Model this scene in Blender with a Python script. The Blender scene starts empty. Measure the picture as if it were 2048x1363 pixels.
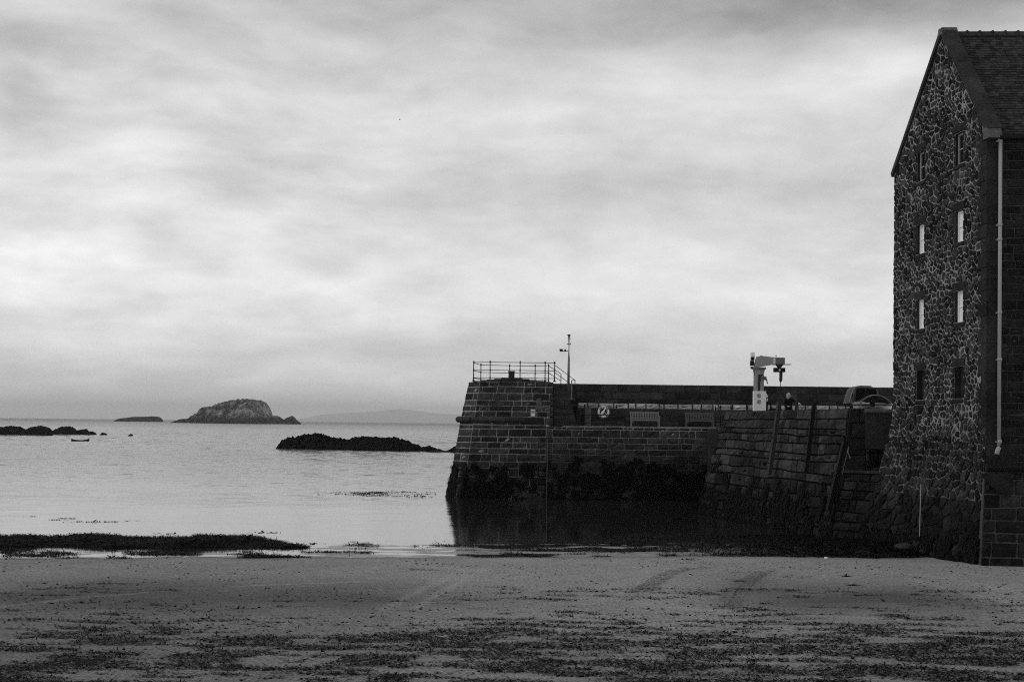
import bpy, bmesh, math, random
import numpy as np
from mathutils import Vector, Matrix, noise as mnoise

# ------------------------------------------------------------------ camera, sky, sun, exposure
SC = bpy.context.scene
COL = SC.collection
EYE = 4.5
F = 50 / 36 * 2048
PITCH, ROLL, SHIFT = math.radians(1.6), math.radians(0.67), 85.6
cam_d = bpy.data.cameras.new('camera')
cam_d.lens, cam_d.sensor_width = 50, 36
cam_d.shift_y = SHIFT / 2048
cam_d.clip_start, cam_d.clip_end = 0.1, 60000
cam = bpy.data.objects.new('camera', cam_d)
COL.objects.link(cam)
CROT = Matrix.Rotation(math.radians(90) + PITCH, 4, 'X') @ Matrix.Rotation(ROLL, 4, 'Z')
cam.matrix_world = Matrix.Translation((0, 0, EYE)) @ CROT
SC.camera = cam
SC.view_settings.view_transform = 'Standard'
SC.view_settings.look = 'None'
SC.view_settings.exposure = 0.0
SC.view_settings.gamma = 1.0
SC.render.engine = 'CYCLES'
SC.cycles.use_denoising = False
SC.cycles.max_bounces = 6
SC.cycles.diffuse_bounces = 3
SC.cycles.glossy_bounces = 3
SC.cycles.volume_bounces = 2
SC.cycles.filter_width = 1.1
SC.cycles.sample_clamp_indirect = 1.5


def ray(px, py):
    v = Vector(((px - 1024) / F, (681.5 - py + SHIFT) / F, -1))
    return CROT.to_3x3() @ v


def at(px, py, Y):                       # the point seen at a photo pixel, at distance Y
    d = ray(px, py)
    return Vector((0, 0, EYE)) + d * (Y / d.y)


def gnd(px, py, z=0.2):                  # the point of the ground seen at a photo pixel
    d = ray(px, py)
    return Vector((0, 0, EYE)) + d * ((z - EYE) / d.z)


SUN_AZ, SUN_EL = math.radians(-75), math.radians(38)
world = bpy.data.worlds.new('World')
SC.world = world
world.use_nodes = True
wn, wl = world.node_tree.nodes, world.node_tree.links
wn.clear()


class N:                                 # small node-graph helper
    def __init__(s, tree):
        s.t = tree

    def node(s, typ, **kw):
        n = s.t.nodes.new(typ)
        for k, v in kw.items():
            if k.startswith('i_'):
                n.inputs[k[2:].replace('_', ' ')].default_value = v
            else:
                setattr(n, k, v)
        return n

    def put(s, sock, val):
        if isinstance(val, bpy.types.NodeSocket):
            s.t.links.new(val, sock)
        elif val is not None:
            sock.default_value = val

    def m(s, op, a, b=None, c=None, clamp=False):
        n = s.node('ShaderNodeMath', operation=op, use_clamp=clamp)
        s.put(n.inputs[0], a)
        if b is not None: s.put(n.inputs[1], b)
        if c is not None: s.put(n.inputs[2], c)
        return n.outputs[0]

    def ramp(s, x, pts, interp='LINEAR'):
        n = s.node('ShaderNodeValToRGB')
        e = n.color_ramp.elements
        n.color_ramp.interpolation = interp
        while len(e) < len(pts): e.new(0.5)
        for k, (p, v) in enumerate(pts):
            e[k].position = p
            e[k].color = (v, v, v, 1)
        s.put(n.inputs[0], x)
        return n.outputs[0]

    def noise(s, vec, scale, detail=4, rough=0.5, dist=0.0):
        n = s.node('ShaderNodeTexNoise')
        if vec is not None: s.t.links.new(vec, n.inputs['Vector'])
        n.inputs['Scale'].default_value = scale
        n.inputs['Detail'].default_value = detail
        n.inputs['Roughness'].default_value = rough
        n.inputs['Distortion'].default_value = dist
        return n.outputs[0]

    def vec(s, x, y, z):
        n = s.node('ShaderNodeCombineXYZ')
        s.put(n.inputs[0], x); s.put(n.inputs[1], y); s.put(n.inputs[2], z)
        return n.outputs[0]

    def sep(s, v):
        n = s.node('ShaderNodeSeparateXYZ')
        s.t.links.new(v, n.inputs[0])
        return n.outputs

    def mix(s, f, a, b):                 # scalar mix
        n = s.node('ShaderNodeMix', data_type='FLOAT')
        s.put(n.inputs[0], f); s.put(n.inputs[2], a); s.put(n.inputs[3], b)
        return n.outputs[0]

    def gauss(s, x, c, w):
        d = s.m('DIVIDE', s.m('SUBTRACT', x, c), w)
        return s.m('EXPONENT', s.m('MULTIPLY', s.m('MULTIPLY', d, d), -1.0))


def build_sky():
    g = N(world.node_tree)
    tc = g.node('ShaderNodeTexCoord')
    d = g.sep(tc.outputs['Generated'])
    az = g.m('ARCTAN2', d[0], d[1])
    el = g.m('MAXIMUM', d[2], 0.0)
    # soft layered stratus
    wob = g.noise(g.vec(g.m('MULTIPLY', az, 4.0), g.m('MULTIPLY', el, 7.0), 4.3), 1.6, 3)
    elw = g.m('ADD', el, g.m('MULTIPLY', g.m('SUBTRACT', wob, 0.5), 0.035))
    n1 = g.noise(g.vec(g.m('MULTIPLY', az, 2.3), g.m('MULTIPLY', elw, 12.0), 5.2), 1.6, 4, 0.5)
    n2 = g.noise(g.vec(g.m('MULTIPLY', az, 8.0), g.m('MULTIPLY', elw, 20.0), 8.1), 1.7, 6, 0.52)
    n3 = g.noise(g.vec(g.m('MULTIPLY', az, 14.0), g.m('MULTIPLY', elw, 30.0), 2.1), 2.6, 6, 0.55)
    lump = g.noise(g.vec(g.m('MULTIPLY', az, 9.0), g.m('MULTIPLY', elw, 32.0), 3.3), 1.5, 6, 0.5)
    lump = g.ramp(lump, [(0.0, 0.0), (0.36, 0.1), (0.50, 0.55), (0.62, 0.9), (1.0, 1.0)])
    n2 = g.ramp(n2, [(0.0, 0.0), (0.3, 0.1), (0.5, 0.5), (0.66, 0.92), (1.0, 1.0)])
    # brightness by height above the horizon (goes on unchanged above the frame)
    base = g.ramp(g.m('MULTIPLY', elw, 2.0), [
        (0.0, 0.98), (0.04, 0.86), (0.095, 0.66), (0.125, 0.72), (0.19, 0.72), (0.25, 0.66), (0.32, 0.56),
        (0.40, 0.58), (0.48, 0.56), (0.55, 0.44), (0.64, 0.34), (1.0, 0.33)])
    lum = g.m('MULTIPLY', base, g.m('ADD', 0.60, g.m('ADD', g.m('MULTIPLY', n1, 0.78), g.m('ADD', g.m('MULTIPLY', n2, 0.30), g.m('MULTIPLY', n3, 0.22)))))

    side = g.ramp(g.m('ADD', g.m('MULTIPLY', az, 1.2), 0.5), [(0.0, 1.0), (0.25, 1.0), (0.6, 0.35), (1.0, 0.3)])
    lum = g.m('MULTIPLY', lum, g.m('ADD', 1.0, g.m('MULTIPLY', side, g.m('MULTIPLY', g.m('SUBTRACT', lump, 0.6), 0.22))))

    def blob(a, e, wa, we, amp):
        return g.m('MULTIPLY', g.m('MULTIPLY', g.gauss(az, a, wa), g.gauss(elw, e, we)), amp)
    for b in ((0.17, 0.235, 0.15, 0.022, 0.22), (0.24, 0.30, 0.16, 0.05, -0.24), (-0.34, 0.205, 0.05, 0.025, -0.12),
              (-0.30, 0.165, 0.10, 0.02, 0.07), (-0.33, 0.27, 0.06, 0.012, 0.16), (-0.31, 0.150, 0.07, 0.016, 0.10), (0.27, 0.245, 0.04, 0.015, 0.10),
              (-0.24, 0.108, 0.14, 0.014, 0.06), (0.05, 0.155, 0.3, 0.02, -0.05), (0.23, 0.09, 0.05, 0.012, 0.06),
              (0.0, 0.105, 0.12, 0.025, 0.06)):
        lum = g.m('ADD', lum, blob(*b))
    sky = g.node('ShaderNodeTexSky', sky_type='NISHITA')
    sky.sun_disc = False
    sky.sun_elevation, sky.sun_rotation = SUN_EL, SUN_AZ
    bw = g.node('ShaderNodeRGBToBW')
    wl.new(sky.outputs[0], bw.inputs[0])
    tot = g.mix(0.94, bw.outputs[0], g.m('MULTIPLY', g.m('MAXIMUM', lum, 0.12), 10.0))
    bg = g.node('ShaderNodeBackground')
    bg.inputs['Strength'].default_value = 0.1
    wl.new(tot, bg.inputs['Color'])
    out = g.node('ShaderNodeOutputWorld')
    wl.new(bg.outputs[0], out.inputs[0])


build_sky()
sun_d = bpy.data.lights.new('sun', 'SUN')
sun_d.energy, sun_d.angle, sun_d.color = 0.7, math.radians(25), (1.0, 0.995, 0.99)
sun = bpy.data.objects.new('sun', sun_d)
COL.objects.link(sun)
sd = Vector((math.sin(SUN_AZ) * math.cos(SUN_EL), math.cos(SUN_AZ) * math.cos(SUN_EL), math.sin(SUN_EL)))
sun.rotation_euler = (-sd).to_track_quat('-Z', 'Y').to_euler()

# ------------------------------------------------------------------ materials (all grey: the photograph is black and white)


def material(name):
    m = bpy.data.materials.new(name)
    m.use_nodes = True
    m.node_tree.nodes.clear()
    g = N(m.node_tree)
    b = g.node('ShaderNodeBsdfPrincipled')
    o = g.node('ShaderNodeOutputMaterial')
    m.node_tree.links.new(b.outputs[0], o.inputs[0])
    return m, g, b


def bump(g, b, height, strength, dist=0.05):
    n = g.node('ShaderNodeBump')
    n.inputs['Strength'].default_value = strength
    n.inputs['Distance'].default_value = dist
    g.t.links.new(height, n.inputs['Height'])
    g.t.links.new(n.outputs[0], b.inputs['Normal'])


def grey(g, x):
    n = g.node('ShaderNodeCombineColor')
    for k in range(3): g.t.links.new(x, n.inputs[k])
    return n.outputs[0]


def plain(name, v, rough=0.7, var=0.25, scale=6.0, metal=0.0, bmp=0.15, spec=0.15):
    m, g, b = material(name)
    tc = g.node('ShaderNodeTexCoord')
    n = g.noise(tc.outputs['Object'], scale, 6, 0.6)
    n2 = g.noise(tc.outputs['Object'], scale * 7, 4, 0.6)
    t = g.m('MULTIPLY', v, g.m('ADD', 1 - var, g.m('MULTIPLY', g.m('ADD', n, n2), var)))
    g.put(b.inputs['Base Color'], grey(g, t))
    b.inputs['Roughness'].default_value = rough
    b.inputs['Metallic'].default_value = metal
    b.inputs['Specular IOR Level'].default_value = spec
    if bmp: bump(g, b, n2, bmp, 0.01)
    return m


def stone(name, lo, hi, scale=2.5, tide=None, streak=False, bmp=0.6, rough=0.9, patch=None, spec=0.06):
    """weathered masonry: tone differs from stone to stone; tide = height of the algae line; patch = pale lime bloom"""
    m, g, b = material(name)
    geo = g.node('ShaderNodeNewGeometry')
    oi = g.node('ShaderNodeObjectInfo')
    pos = geo.outputs['Position']
    p = g.sep(pos)
    r = g.m('FRACT', g.m('ADD', geo.outputs['Random Per Island'], oi.outputs['Random']))
    tone = g.mix(r, lo, hi)
    if streak:
        pv = g.vec(g.m('MULTIPLY', g.m('ADD', p[0], p[1]), 3.0), g.m('MULTIPLY', p[2], 0.5), r)
        n1 = g.noise(pv, scale, 6, 0.65)
    else:
        n1 = g.noise(pos, scale, 6, 0.6, 0.3)
    n2 = g.noise(pos, scale * 9, 5, 0.65)
    n3 = g.noise(pos, 0.45, 3, 0.5)
    n2c = g.ramp(n2, [(0.0, 0.0), (0.36, 0.0), (0.64, 1.0), (1.0, 1.0)])
    n1c = g.ramp(n1, [(0.0, 0.0), (0.32, 0.0), (0.7, 1.0), (1.0, 1.0)])
    t = g.m('MULTIPLY', tone, g.m('ADD', 0.35, g.m('ADD', g.m('MULTIPLY', n1c, 0.6), g.m('MULTIPLY', n2c, 0.75))))
    t = g.m('MULTIPLY', t, g.m('ADD', 0.6, g.m('MULTIPLY', n3, 0.8)))
    if patch:
        q = g.noise(pos, 1.3, 7, 0.7, 0.5)
        k = g.m('MULTIPLY', g.ramp(q, [(0.0, 0), (0.56, 0), (0.72, 1), (1.0, 1)]), patch)
        t = g.m('ADD', t, g.m('MULTIPLY', k, 0.12))
    if tide is not None:
        zz = g.m('ADD', p[2], g.m('MULTIPLY', g.m('SUBTRACT', g.noise(pos, 0.8, 5, 0.6), 0.5), 1.1))
        k = g.ramp(g.m('DIVIDE', zz, 8.0), [(0.0, 0.5), (max(0.001, (tide - 0.7) / 8), 0.5), ((tide + 0.7) / 8, 1.0), (1.0, 1.0)])
        t = g.m('MULTIPLY', t, k)
    g.put(b.inputs['Base Color'], grey(g, t))
    b.inputs['Roughness'].default_value = rough
    b.inputs['Specular IOR Level'].default_value = spec
    h = g.m('ADD', g.m('MULTIPLY', n1, 0.6), g.m('MULTIPLY', n2, 0.5))
    bump(g, b, h, bmp, 0.08)
    return m


M = {}
M['pier'] = stone('pier sandstone', 0.022, 0.07, 2.2, tide=2.5, patch=0.25)
M['pier_joint'] = stone('pier lime joint', 0.16, 0.3, 1.2, tide=2.6, bmp=0.3)
M['parapet'] = stone('parapet sandstone', 0.02, 0.062, 2.2, patch=0.12)
M['parapet_joint'] = stone('parapet joint', 0.02, 0.06, 4.0)
M['pale'] = stone('pale limed stone', 0.26, 0.5, 3.0, bmp=0.8)
M['pale_joint'] = stone('pale joint', 0.03, 0.05, 4.0)
M['slab'] = stone('smooth concrete', 0.10, 0.12, 1.6, bmp=0.2)
M['step'] = stone('worn step', 0.04, 0.075, 2.0)
M['panel'] = stone('dark concrete', 0.04, 0.05, 1.6, bmp=0.2)  # a darker tone of the smooth concrete
M['deck'] = stone('quay paving', 0.16, 0.2, 2.0, bmp=0.3)
M['quay'] = stone('upright quay slab', 0.015, 0.056, 1.8, tide=2.0, streak=True, patch=0.5)
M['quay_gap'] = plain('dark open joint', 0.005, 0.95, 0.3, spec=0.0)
M['rubble'] = stone('whinstone rubble', 0.010, 0.065, 3.0, bmp=0.7)
M['mortar'] = stone('lime mortar', 0.22, 0.26, 0.9, bmp=0.5, tide=4.3)
M['mortar_low'] = stone('worn lime mortar', 0.06, 0.11, 1.2, bmp=0.5)
M['base'] = stone('sea wall stone', 0.010, 0.045, 1.8, tide=1.9, patch=0.25)
M['base_gap'] = stone('sea wall joint', 0.02, 0.045, 2, tide=1.9)
M['front_joint'] = stone('front wall joint', 0.03, 0.07, 1.2)
M['dressed'] = stone('dressed sandstone', 0.02, 0.034, 2.0, bmp=0.35)
M['sidewall'] = stone('shade-toned side wall stone', 0.010, 0.024, 2.4)  # darker than the gable stone: the side's shade is put into the colour
M['side_joint'] = stone('shade-toned side joint', 0.03, 0.055, 4)  # joint tone lowered likewise, shade included in the colour
M['coping'] = stone('gable coping stone', 0.03, 0.042, 2.0, bmp=0.3)
M['slate'] = stone('roof slate', 0.016, 0.055, 5.0, bmp=0.3, rough=0.7, spec=0.12)
M['iron'] = plain('black painted iron', 0.012, 0.5, 0.3, 12)
M['steel'] = plain('galvanised steel', 0.22, 0.45, 0.3, 9, metal=0.6)
M['rust'] = plain('rusting steel', 0.10, 0.7, 0.5, 3)
M['darksteel'] = plain('dark steel', 0.03, 0.5, 0.3, 9)
M['white'] = plain('white paint', 0.85, 0.5, 0.12, 5)
M['cranepaint'] = plain('grey crane paint', 0.33, 0.5, 0.2, 2.2)
M['cranepaint2'] = plain('mid grey crane paint', 0.16, 0.5, 0.2, 2.2)
M['pipe'] = plain('light plastic pipe', 0.36, 0.5, 0.25, 2.0)
M['black'] = plain('black', 0.008, 0.6, 0.2, 8)
M['cloth'] = plain('black cloth', 0.006, 0.9, 0.3, 20)
M['skin'] = plain('skin', 0.4, 0.6, 0.05, 10)
M['hair'] = plain('fair hair', 0.34, 0.6, 0.35, 40)
M['wood'] = plain('weathered teak', 0.2, 0.75, 0.4, 14)
M['wood2'] = plain('darker weathered teak', 0.1, 0.75, 0.4, 14)
M['timber'] = plain('sea-worn timber', 0.04, 0.85, 0.5, 5, bmp=0.5)
M['timber_dark'] = plain('wet timber', 0.009, 0.7, 0.4, 5, bmp=0.5)
M['gloss'] = plain('glossy dark paint', 0.02, 0.22, 0.2, 2, bmp=0.02, spec=0.6)
M['trim'] = plain('pale rubbing strake', 0.3, 0.4, 0.2, 4)
M['glass_dark'] = plain('dark window glass', 0.01, 0.08, 0.1, 2, bmp=0.02, spec=0.5)
M['weed'] = plain('bladder wrack', 0.0045, 0.6, 0.6, 5, bmp=0.4, spec=0.05)
M['weed_dry'] = plain('drying wrack', 0.0035, 0.7, 0.6, 5, bmp=0.4, spec=0.08)
M['hill'] = plain('far fields', 0.3, 0.9, 0.5, 0.002, bmp=0)
M['rock'] = stone('sea rock', 0.006, 0.02, 0.9, bmp=0.9)
M['boulder'] = stone('rounded boulder', 0.03, 0.05, 2.0, bmp=0.3)


def islet_mat():
    m, g, b = material('guano-streaked basalt')
    geo = g.node('ShaderNodeNewGeometry')
    pos = geo.outputs['Position']
    p = g.sep(pos)
    pv = g.vec(p[0], p[1], g.m('MULTIPLY', p[2], 0.5))
    n1 = g.noise(pv, 0.062, 8, 0.7, 0.6)
    n2 = g.noise(pv, 0.015, 5, 0.6)
    k = g.ramp(g.m('ADD', g.m('MULTIPLY', n1, 0.65), g.m('MULTIPLY', n2, 0.45)), [(0.0, 0.0), (0.5, 0.0), (0.63, 1.0), (1.0, 1.0)])
    lo = g.ramp(g.m('DIVIDE', p[2], 36.0), [(0.0, 0), (0.18, 0), (0.4, 1), (0.86, 1), (0.99, 0.15)])
    t = g.mix(g.m('MULTIPLY', k, lo), g.m('ADD', 0.001, g.m('MULTIPLY', n1, 0.018)), 0.4)
    g.put(b.inputs['Base Color'], grey(g, t))
    b.inputs['Roughness'].default_value = 0.9
    return m


M['islet'] = islet_mat()


def sand_mat():
    m, g, b = material('wet beach sand')
    geo = g.node('ShaderNodeNewGeometry')
    pos = geo.outputs['Position']
    a = g.node('ShaderNodeAttribute', attribute_name='wet')
    wet = a.outputs['Fac']
    p0 = g.sep(pos)
    n1 = g.noise(pos, 0.35, 6, 0.6)
    n2 = g.noise(pos, 3.0, 6, 0.65)
    n3 = g.noise(g.vec(g.m('MULTIPLY', p0[0], 1.0), g.m('MULTIPLY', p0[1], 0.45), 0.0), 16.0, 4, 0.65)
    p = g.sep(pos)
    rip = g.noise(g.vec(g.m('MULTIPLY', p[0], 0.9), g.m('MULTIPLY', p[1], 5.0), 0.0), 1.4, 4, 0.6, 0.5)
    w = g.m('ADD', wet, g.m('MULTIPLY', g.m('SUBTRACT', n1, 0.5), 0.7), clamp=True)
    dry = g.m('MULTIPLY', 0.39, g.m('ADD', 0.12, g.m('ADD', g.m('MULTIPLY', n2, 0.5), g.m('MULTIPLY', g.ramp(n3, [(0.0, 0.0), (0.33, 0.0), (0.67, 1.0), (1.0, 1.0)]), 0.8))))
    t = g.mix(w, dry, g.m('MULTIPLY', dry, 0.28))
    t = g.m('MULTIPLY', t, g.m('ADD', 0.8, g.m('MULTIPLY', rip, 0.4)))
    g.put(b.inputs['Base Color'], grey(g, t))
    film = g.node('ShaderNodeAttribute', attribute_name='film').outputs['Fac']
    g.put(b.inputs['Roughness'], g.mix(g.m('MINIMUM', film, 1.0), g.mix(w, 0.85, 0.75), 0.2))
    g.put(b.inputs['Specular IOR Level'], g.mix(film, g.mix(w, 0.12, 0.07), 0.5))
    h = g.m('ADD', g.m('MULTIPLY', n3, 0.4), g.m('ADD', n2, g.m('MULTIPLY', rip, 0.8)))
    nb = g.node('ShaderNodeBump')
    g.put(nb.inputs['Strength'], g.mix(film, 0.55, 0.08))
    nb.inputs['Distance'].default_value = 0.03
    g.t.links.new(h, nb.inputs['Height'])
    g.t.links.new(nb.outputs[0], b.inputs['Normal'])
    return m


def sea_mat():
    m, g, b = material('sea water')
    geo = g.node('ShaderNodeNewGeometry')
    pos = geo.outputs['Position']
    p = g.sep(pos)
    Y = p[1]
    # calm in the lee of the beach and the pier, choppier further out
    pat = g.noise(g.vec(g.m('MULTIPLY', p[0], 0.008), g.m('MULTIPLY', Y, 0.03), 0.0), 1.0, 4, 0.6)
    chop = g.ramp(g.m('DIVIDE', g.m('ADD', Y, g.m('MULTIPLY', g.m('SUBTRACT', pat, 0.5), 60.0)), 400.0),
                  [(0.0, 0.03), (0.17, 0.06), (0.25, 0.35), (0.42, 0.9), (1.0, 1.0)])
    harb = g.m('MULTIPLY', g.ramp(g.m('MULTIPLY', g.m('ADD', p[0], 5.0), 0.2), [(0.0, 1.0), (1.0, 0.0)]), 1.0)
    near = g.m('LESS_THAN', Y, 86.0)
    chop = g.m('MULTIPLY', chop, g.mix(near, 1.0, g.m('ADD', 0.35, g.m('MULTIPLY', harb, 0.65))))
    w1 = g.noise(g.vec(g.m('MULTIPLY', p[0], 0.45), Y, 0.0), 1.7, 5, 0.6, 0.4)
    w2 = g.noise(g.vec(g.m('MULTIPLY', p[0], 0.12), g.m('MULTIPLY', Y, 0.45), 3.0), 0.6, 4, 0.55, 0.3)
    w3 = g.noise(g.vec(g.m('MULTIPLY', p[0], 0.6), g.m('MULTIPLY', Y, 1.2), 7.0), 6.0, 3, 0.6)
    h = g.m('ADD', g.m('ADD', g.m('MULTIPLY', w1, 0.5), g.m('MULTIPLY', w2, 0.6)), g.m('MULTIPLY', w3, 0.10))
    nb = g.node('ShaderNodeBump')
    g.put(nb.inputs['Strength'], chop)
    nb.inputs['Distance'].default_value = 0.25
    g.t.links.new(h, nb.inputs['Height'])
    g.t.links.new(nb.outputs[0], b.inputs['Normal'])
    b.inputs['Base Color'].default_value = (0.018, 0.018, 0.018, 1)
    g.put(b.inputs['Roughness'], g.ramp(g.m('DIVIDE', Y, 3000.0), [(0.0, 0.03), (0.06, 0.08), (0.3, 0.22), (1.0, 0.35)]))
    b.inputs['IOR'].default_value = 1.34
    return m


M['sand'] = sand_mat()
M['sea'] = sea_mat()

# ------------------------------------------------------------------ building blocks
WPOS = {}
rng = random.Random(7)


def tag(o, label=None, cat=None, group=None, kind=None):
    if label: o['label'] = label
    if cat: o['category'] = cat
    if group: o['group'] = group
    if kind: o['kind'] = kind
    return o


def thing(name, loc, label, cat, group=None):
    o = bpy.data.objects.new(name, None)
    o.empty_display_size = 0.3
    COL.objects.link(o)
    o.location = loc
    WPOS[o.name] = Vector(loc)
    return tag(o, label, cat, group)


def mesh_obj(name, verts, faces, mat, parent=None, smooth=False, mats=None, midx=None):
    vs = np.asarray([tuple(v) for v in verts], dtype=float)
    c = (vs.min(0) + vs.max(0)) / 2
    c[2] = vs[:, 2].min()
    vs = vs - c
    me = bpy.data.meshes.new(name)
    me.from_pydata(vs.tolist(), [], faces)
    if mats:
        for x in mats: me.materials.append(x)
        me.polygons.foreach_set('material_index', midx)
    else:
        me.materials.append(M[mat] if isinstance(mat, str) else mat)
    if smooth:
        me.polygons.foreach_set('use_smooth', [True] * len(me.polygons))
    me.update()
    o = bpy.data.objects.new(name, me)
    COL.objects.link(o)
    c = Vector(c)
    WPOS[o.name] = c
    if parent is not None:
        o.parent = parent
        o.location = c - WPOS[parent.name]
    else:
        o.location = c
    return o


class MB:
    def __init__(s):
        s.v, s.f = [], []

    def add(s, vs, fs):
        k = len(s.v)
        s.v += [Vector(v) for v in vs]
        s.f += [tuple(i + k for i in f) for f in fs]
        return s

    def box(s, c, size, rot=None, taper=1.0):
        hx, hy, hz = size[0] / 2, size[1] / 2, size[2] / 2
        vs = []
        for z, t in ((-hz, 1), (hz, taper)):
            for x, y in ((-hx, -hy), (hx, -hy), (hx, hy), (-hx, hy)):
                v = Vector((x * t, y * t, z))
                if rot is not None: v = rot @ v
                vs.append(Vector(c) + v)
        return s.add(vs, [(3, 2, 1, 0), (4, 5, 6, 7), (0, 1, 5, 4), (1, 2, 6, 5), (2, 3, 7, 6), (3, 0, 4, 7)])

    def bar(s, a, b, w, h, up=Vector((0, 0, 1))):       # box beam from a to b
        a, b = Vector(a), Vector(b)
        d = (b - a).normalized()
        x = d.cross(up)
        if x.length < 1e-4: x = d.cross(Vector((0, 1, 0)))
        x.normalize()
        y = x.cross(d)
        vs = []
        for p in (a, b):
            for i, j in ((-1, -1), (1, -1), (1, 1), (-1, 1)):
                vs.append(p + x * (i * w / 2) + y * (j * h / 2))
        return s.add(vs, [(3, 2, 1, 0), (4, 5, 6, 7), (0, 1, 5, 4), (1, 2, 6, 5), (2, 3, 7, 6), (3, 0, 4, 7)])

    def tube(s, pts, r, n=8, cap=True):
        pts = [Vector(p) for p in pts]
        rs = r if isinstance(r, (list, tuple)) else [r] * len(pts)
        rings = []
        for i, p in enumerate(pts):
            d = (pts[min(i + 1, len(pts) - 1)] - pts[max(i - 1, 0)]).normalized()
            x = d.cross(Vector((0, 0, 1)))
            if x.length < 1e-3: x = d.cross(Vector((0, 1, 0)))
            x.normalize()
            y = x.cross(d)
            rings.append([p + (x * math.cos(6.2832 * k / n) + y * math.sin(6.2832 * k / n)) * rs[i] for k in range(n)])
        vs = [v for rg in rings for v in rg]
        fs = []
        for i in range(len(pts) - 1):
            for k in range(n):
                a, b = i * n + k, i * n + (k + 1) % n
                fs.append((b, a, a + n, b + n))
        if cap:
            fs.append(tuple(range(n)))
            fs.append(tuple(reversed(range((len(pts) - 1) * n, len(pts) * n))))
        return s.add(vs, fs)

    def ball(s, c, r, n=8, m=5, sq=(1, 1, 1)):
        vs, fs = [], []
        for i in range(m + 1):
            t = math.pi * i / m
            for k in range(n):
                a = 6.2832 * k / n
                vs.append(Vector(c) + Vector((math.sin(t) * math.cos(a) * sq[0], math.sin(t) * math.sin(a) * sq[1], math.cos(t) * sq[2])) * r)
        for i in range(m):
            for k in range(n):
                a, b = i * n + k, i * n + (k + 1) % n
                fs.append((a, a + n, b + n, b))
        return s.add(vs, fs)

    def prism(s, poly, d):                # poly = list of points, extruded by vector d
        n = len(poly)
        vs = [Vector(p) for p in poly] + [Vector(p) + Vector(d) for p in poly]
        fs = [tuple(range(n)), tuple(reversed(range(n, 2 * n)))]
        fs += [(i, i + n, (i + 1) % n + n, (i + 1) % n) for i in range(n)]
        return s.add(vs, fs)

    def build(s, name, mat, parent=None, smooth=False):
        return mesh_obj(name, s.v, s.f, mat, parent, smooth)


def one(name, mat, parent, fn, *a, smooth=False, **k):
    b = MB()
    getattr(b, fn)(*a, **k)
    return b.build(name, mat, parent, smooth)


def hsh(ix, iy, seed):
    n = (ix.astype(np.int64) * 374761393 + iy.astype(np.int64) * 668265263 + seed * 974711) & 0x7fffffff
    n = ((n ^ (n >> 13)) * 1274126177) & 0x7fffffff
    n = (n ^ (n >> 16)) & 0xffff
    return n / 65535.0


def vnoise(x, y, seed=0):
    x, y = np.asarray(x, float), np.asarray(y, float)
    ix, iy = np.floor(x), np.floor(y)
    fx, fy = x - ix, y - iy
    fx, fy = fx * fx * (3 - 2 * fx), fy * fy * (3 - 2 * fy)
    a, b = hsh(ix, iy, seed), hsh(ix + 1, iy, seed)
    c, d = hsh(ix, iy + 1, seed), hsh(ix + 1, iy + 1, seed)
    return (a + (b - a) * fx) * (1 - fy) + (c + (d - c) * fx) * fy


def fbm(x, y, seed=0, oct=4, gain=0.5):
    t, amp, tot = 0, 1.0, 0
    for k in range(oct):
        t = t + amp * vnoise(np.asarray(x) * 2 ** k, np.asarray(y) * 2 ** k, seed + k * 17)
        tot += amp
        amp *= gain
    return t / tot


def _h(ix, iy, seed):
    n = (ix * 374761393 + iy * 668265263 + seed * 974711) & 0x7fffffff
    n = ((n ^ (n >> 13)) * 1274126177) & 0x7fffffff
    return ((n ^ (n >> 16)) & 0xffff) / 65535.0


def snoise(x, y, seed=0):                 # the same noise for one point, without numpy's overhead
    ix, iy = math.floor(x), math.floor(y)
    fx, fy = x - ix, y - iy
    fx, fy = fx * fx * (3 - 2 * fx), fy * fy * (3 - 2 * fy)
    seed = int(seed)
    a, b = _h(ix, iy, seed), _h(ix + 1, iy, seed)
    c, d = _h(ix, iy + 1, seed), _h(ix + 1, iy + 1, seed)
    return (a + (b - a) * fx) * (1 - fy) + (c + (d - c) * fx) * fy


def sfbm(x, y, seed=0, oct=4, gain=0.5):
    t, amp, tot = 0.0, 1.0, 0.0
    for k in range(oct):
        t += amp * snoise(x * 2 ** k, y * 2 ** k, seed + k * 17)
        tot += amp
        amp *= gain
    return t / tot


class Patch:                              # bilinear wall face; left to right and bottom to top as seen from outside
    def __init__(s, BL, BR, TL, TR, slump=0.0):
        s.c = [Vector(p) for p in (BL, BR, TL, TR)]
        s.W = ((s.c[1] - s.c[0]).length + (s.c[3] - s.c[2]).length) / 2
        s.H = ((s.c[2] - s.c[0]).length + (s.c[3] - s.c[1]).length) / 2
        U = (s.c[1] - s.c[0] + s.c[3] - s.c[2]).normalized()
        V = (s.c[2] - s.c[0] + s.c[3] - s.c[1]).normalized()
        s.n = U.cross(V).normalized()
        s.U, s.V = U, V

    def P(s, u, v, off=0.0):              # u, v in metres
        a, b = u / s.W, v / s.H
        p = (s.c[0] * (1 - a) + s.c[1] * a) * (1 - b) + (s.c[2] * (1 - a) + s.c[3] * a) * b
        return p + s.n * off


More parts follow.
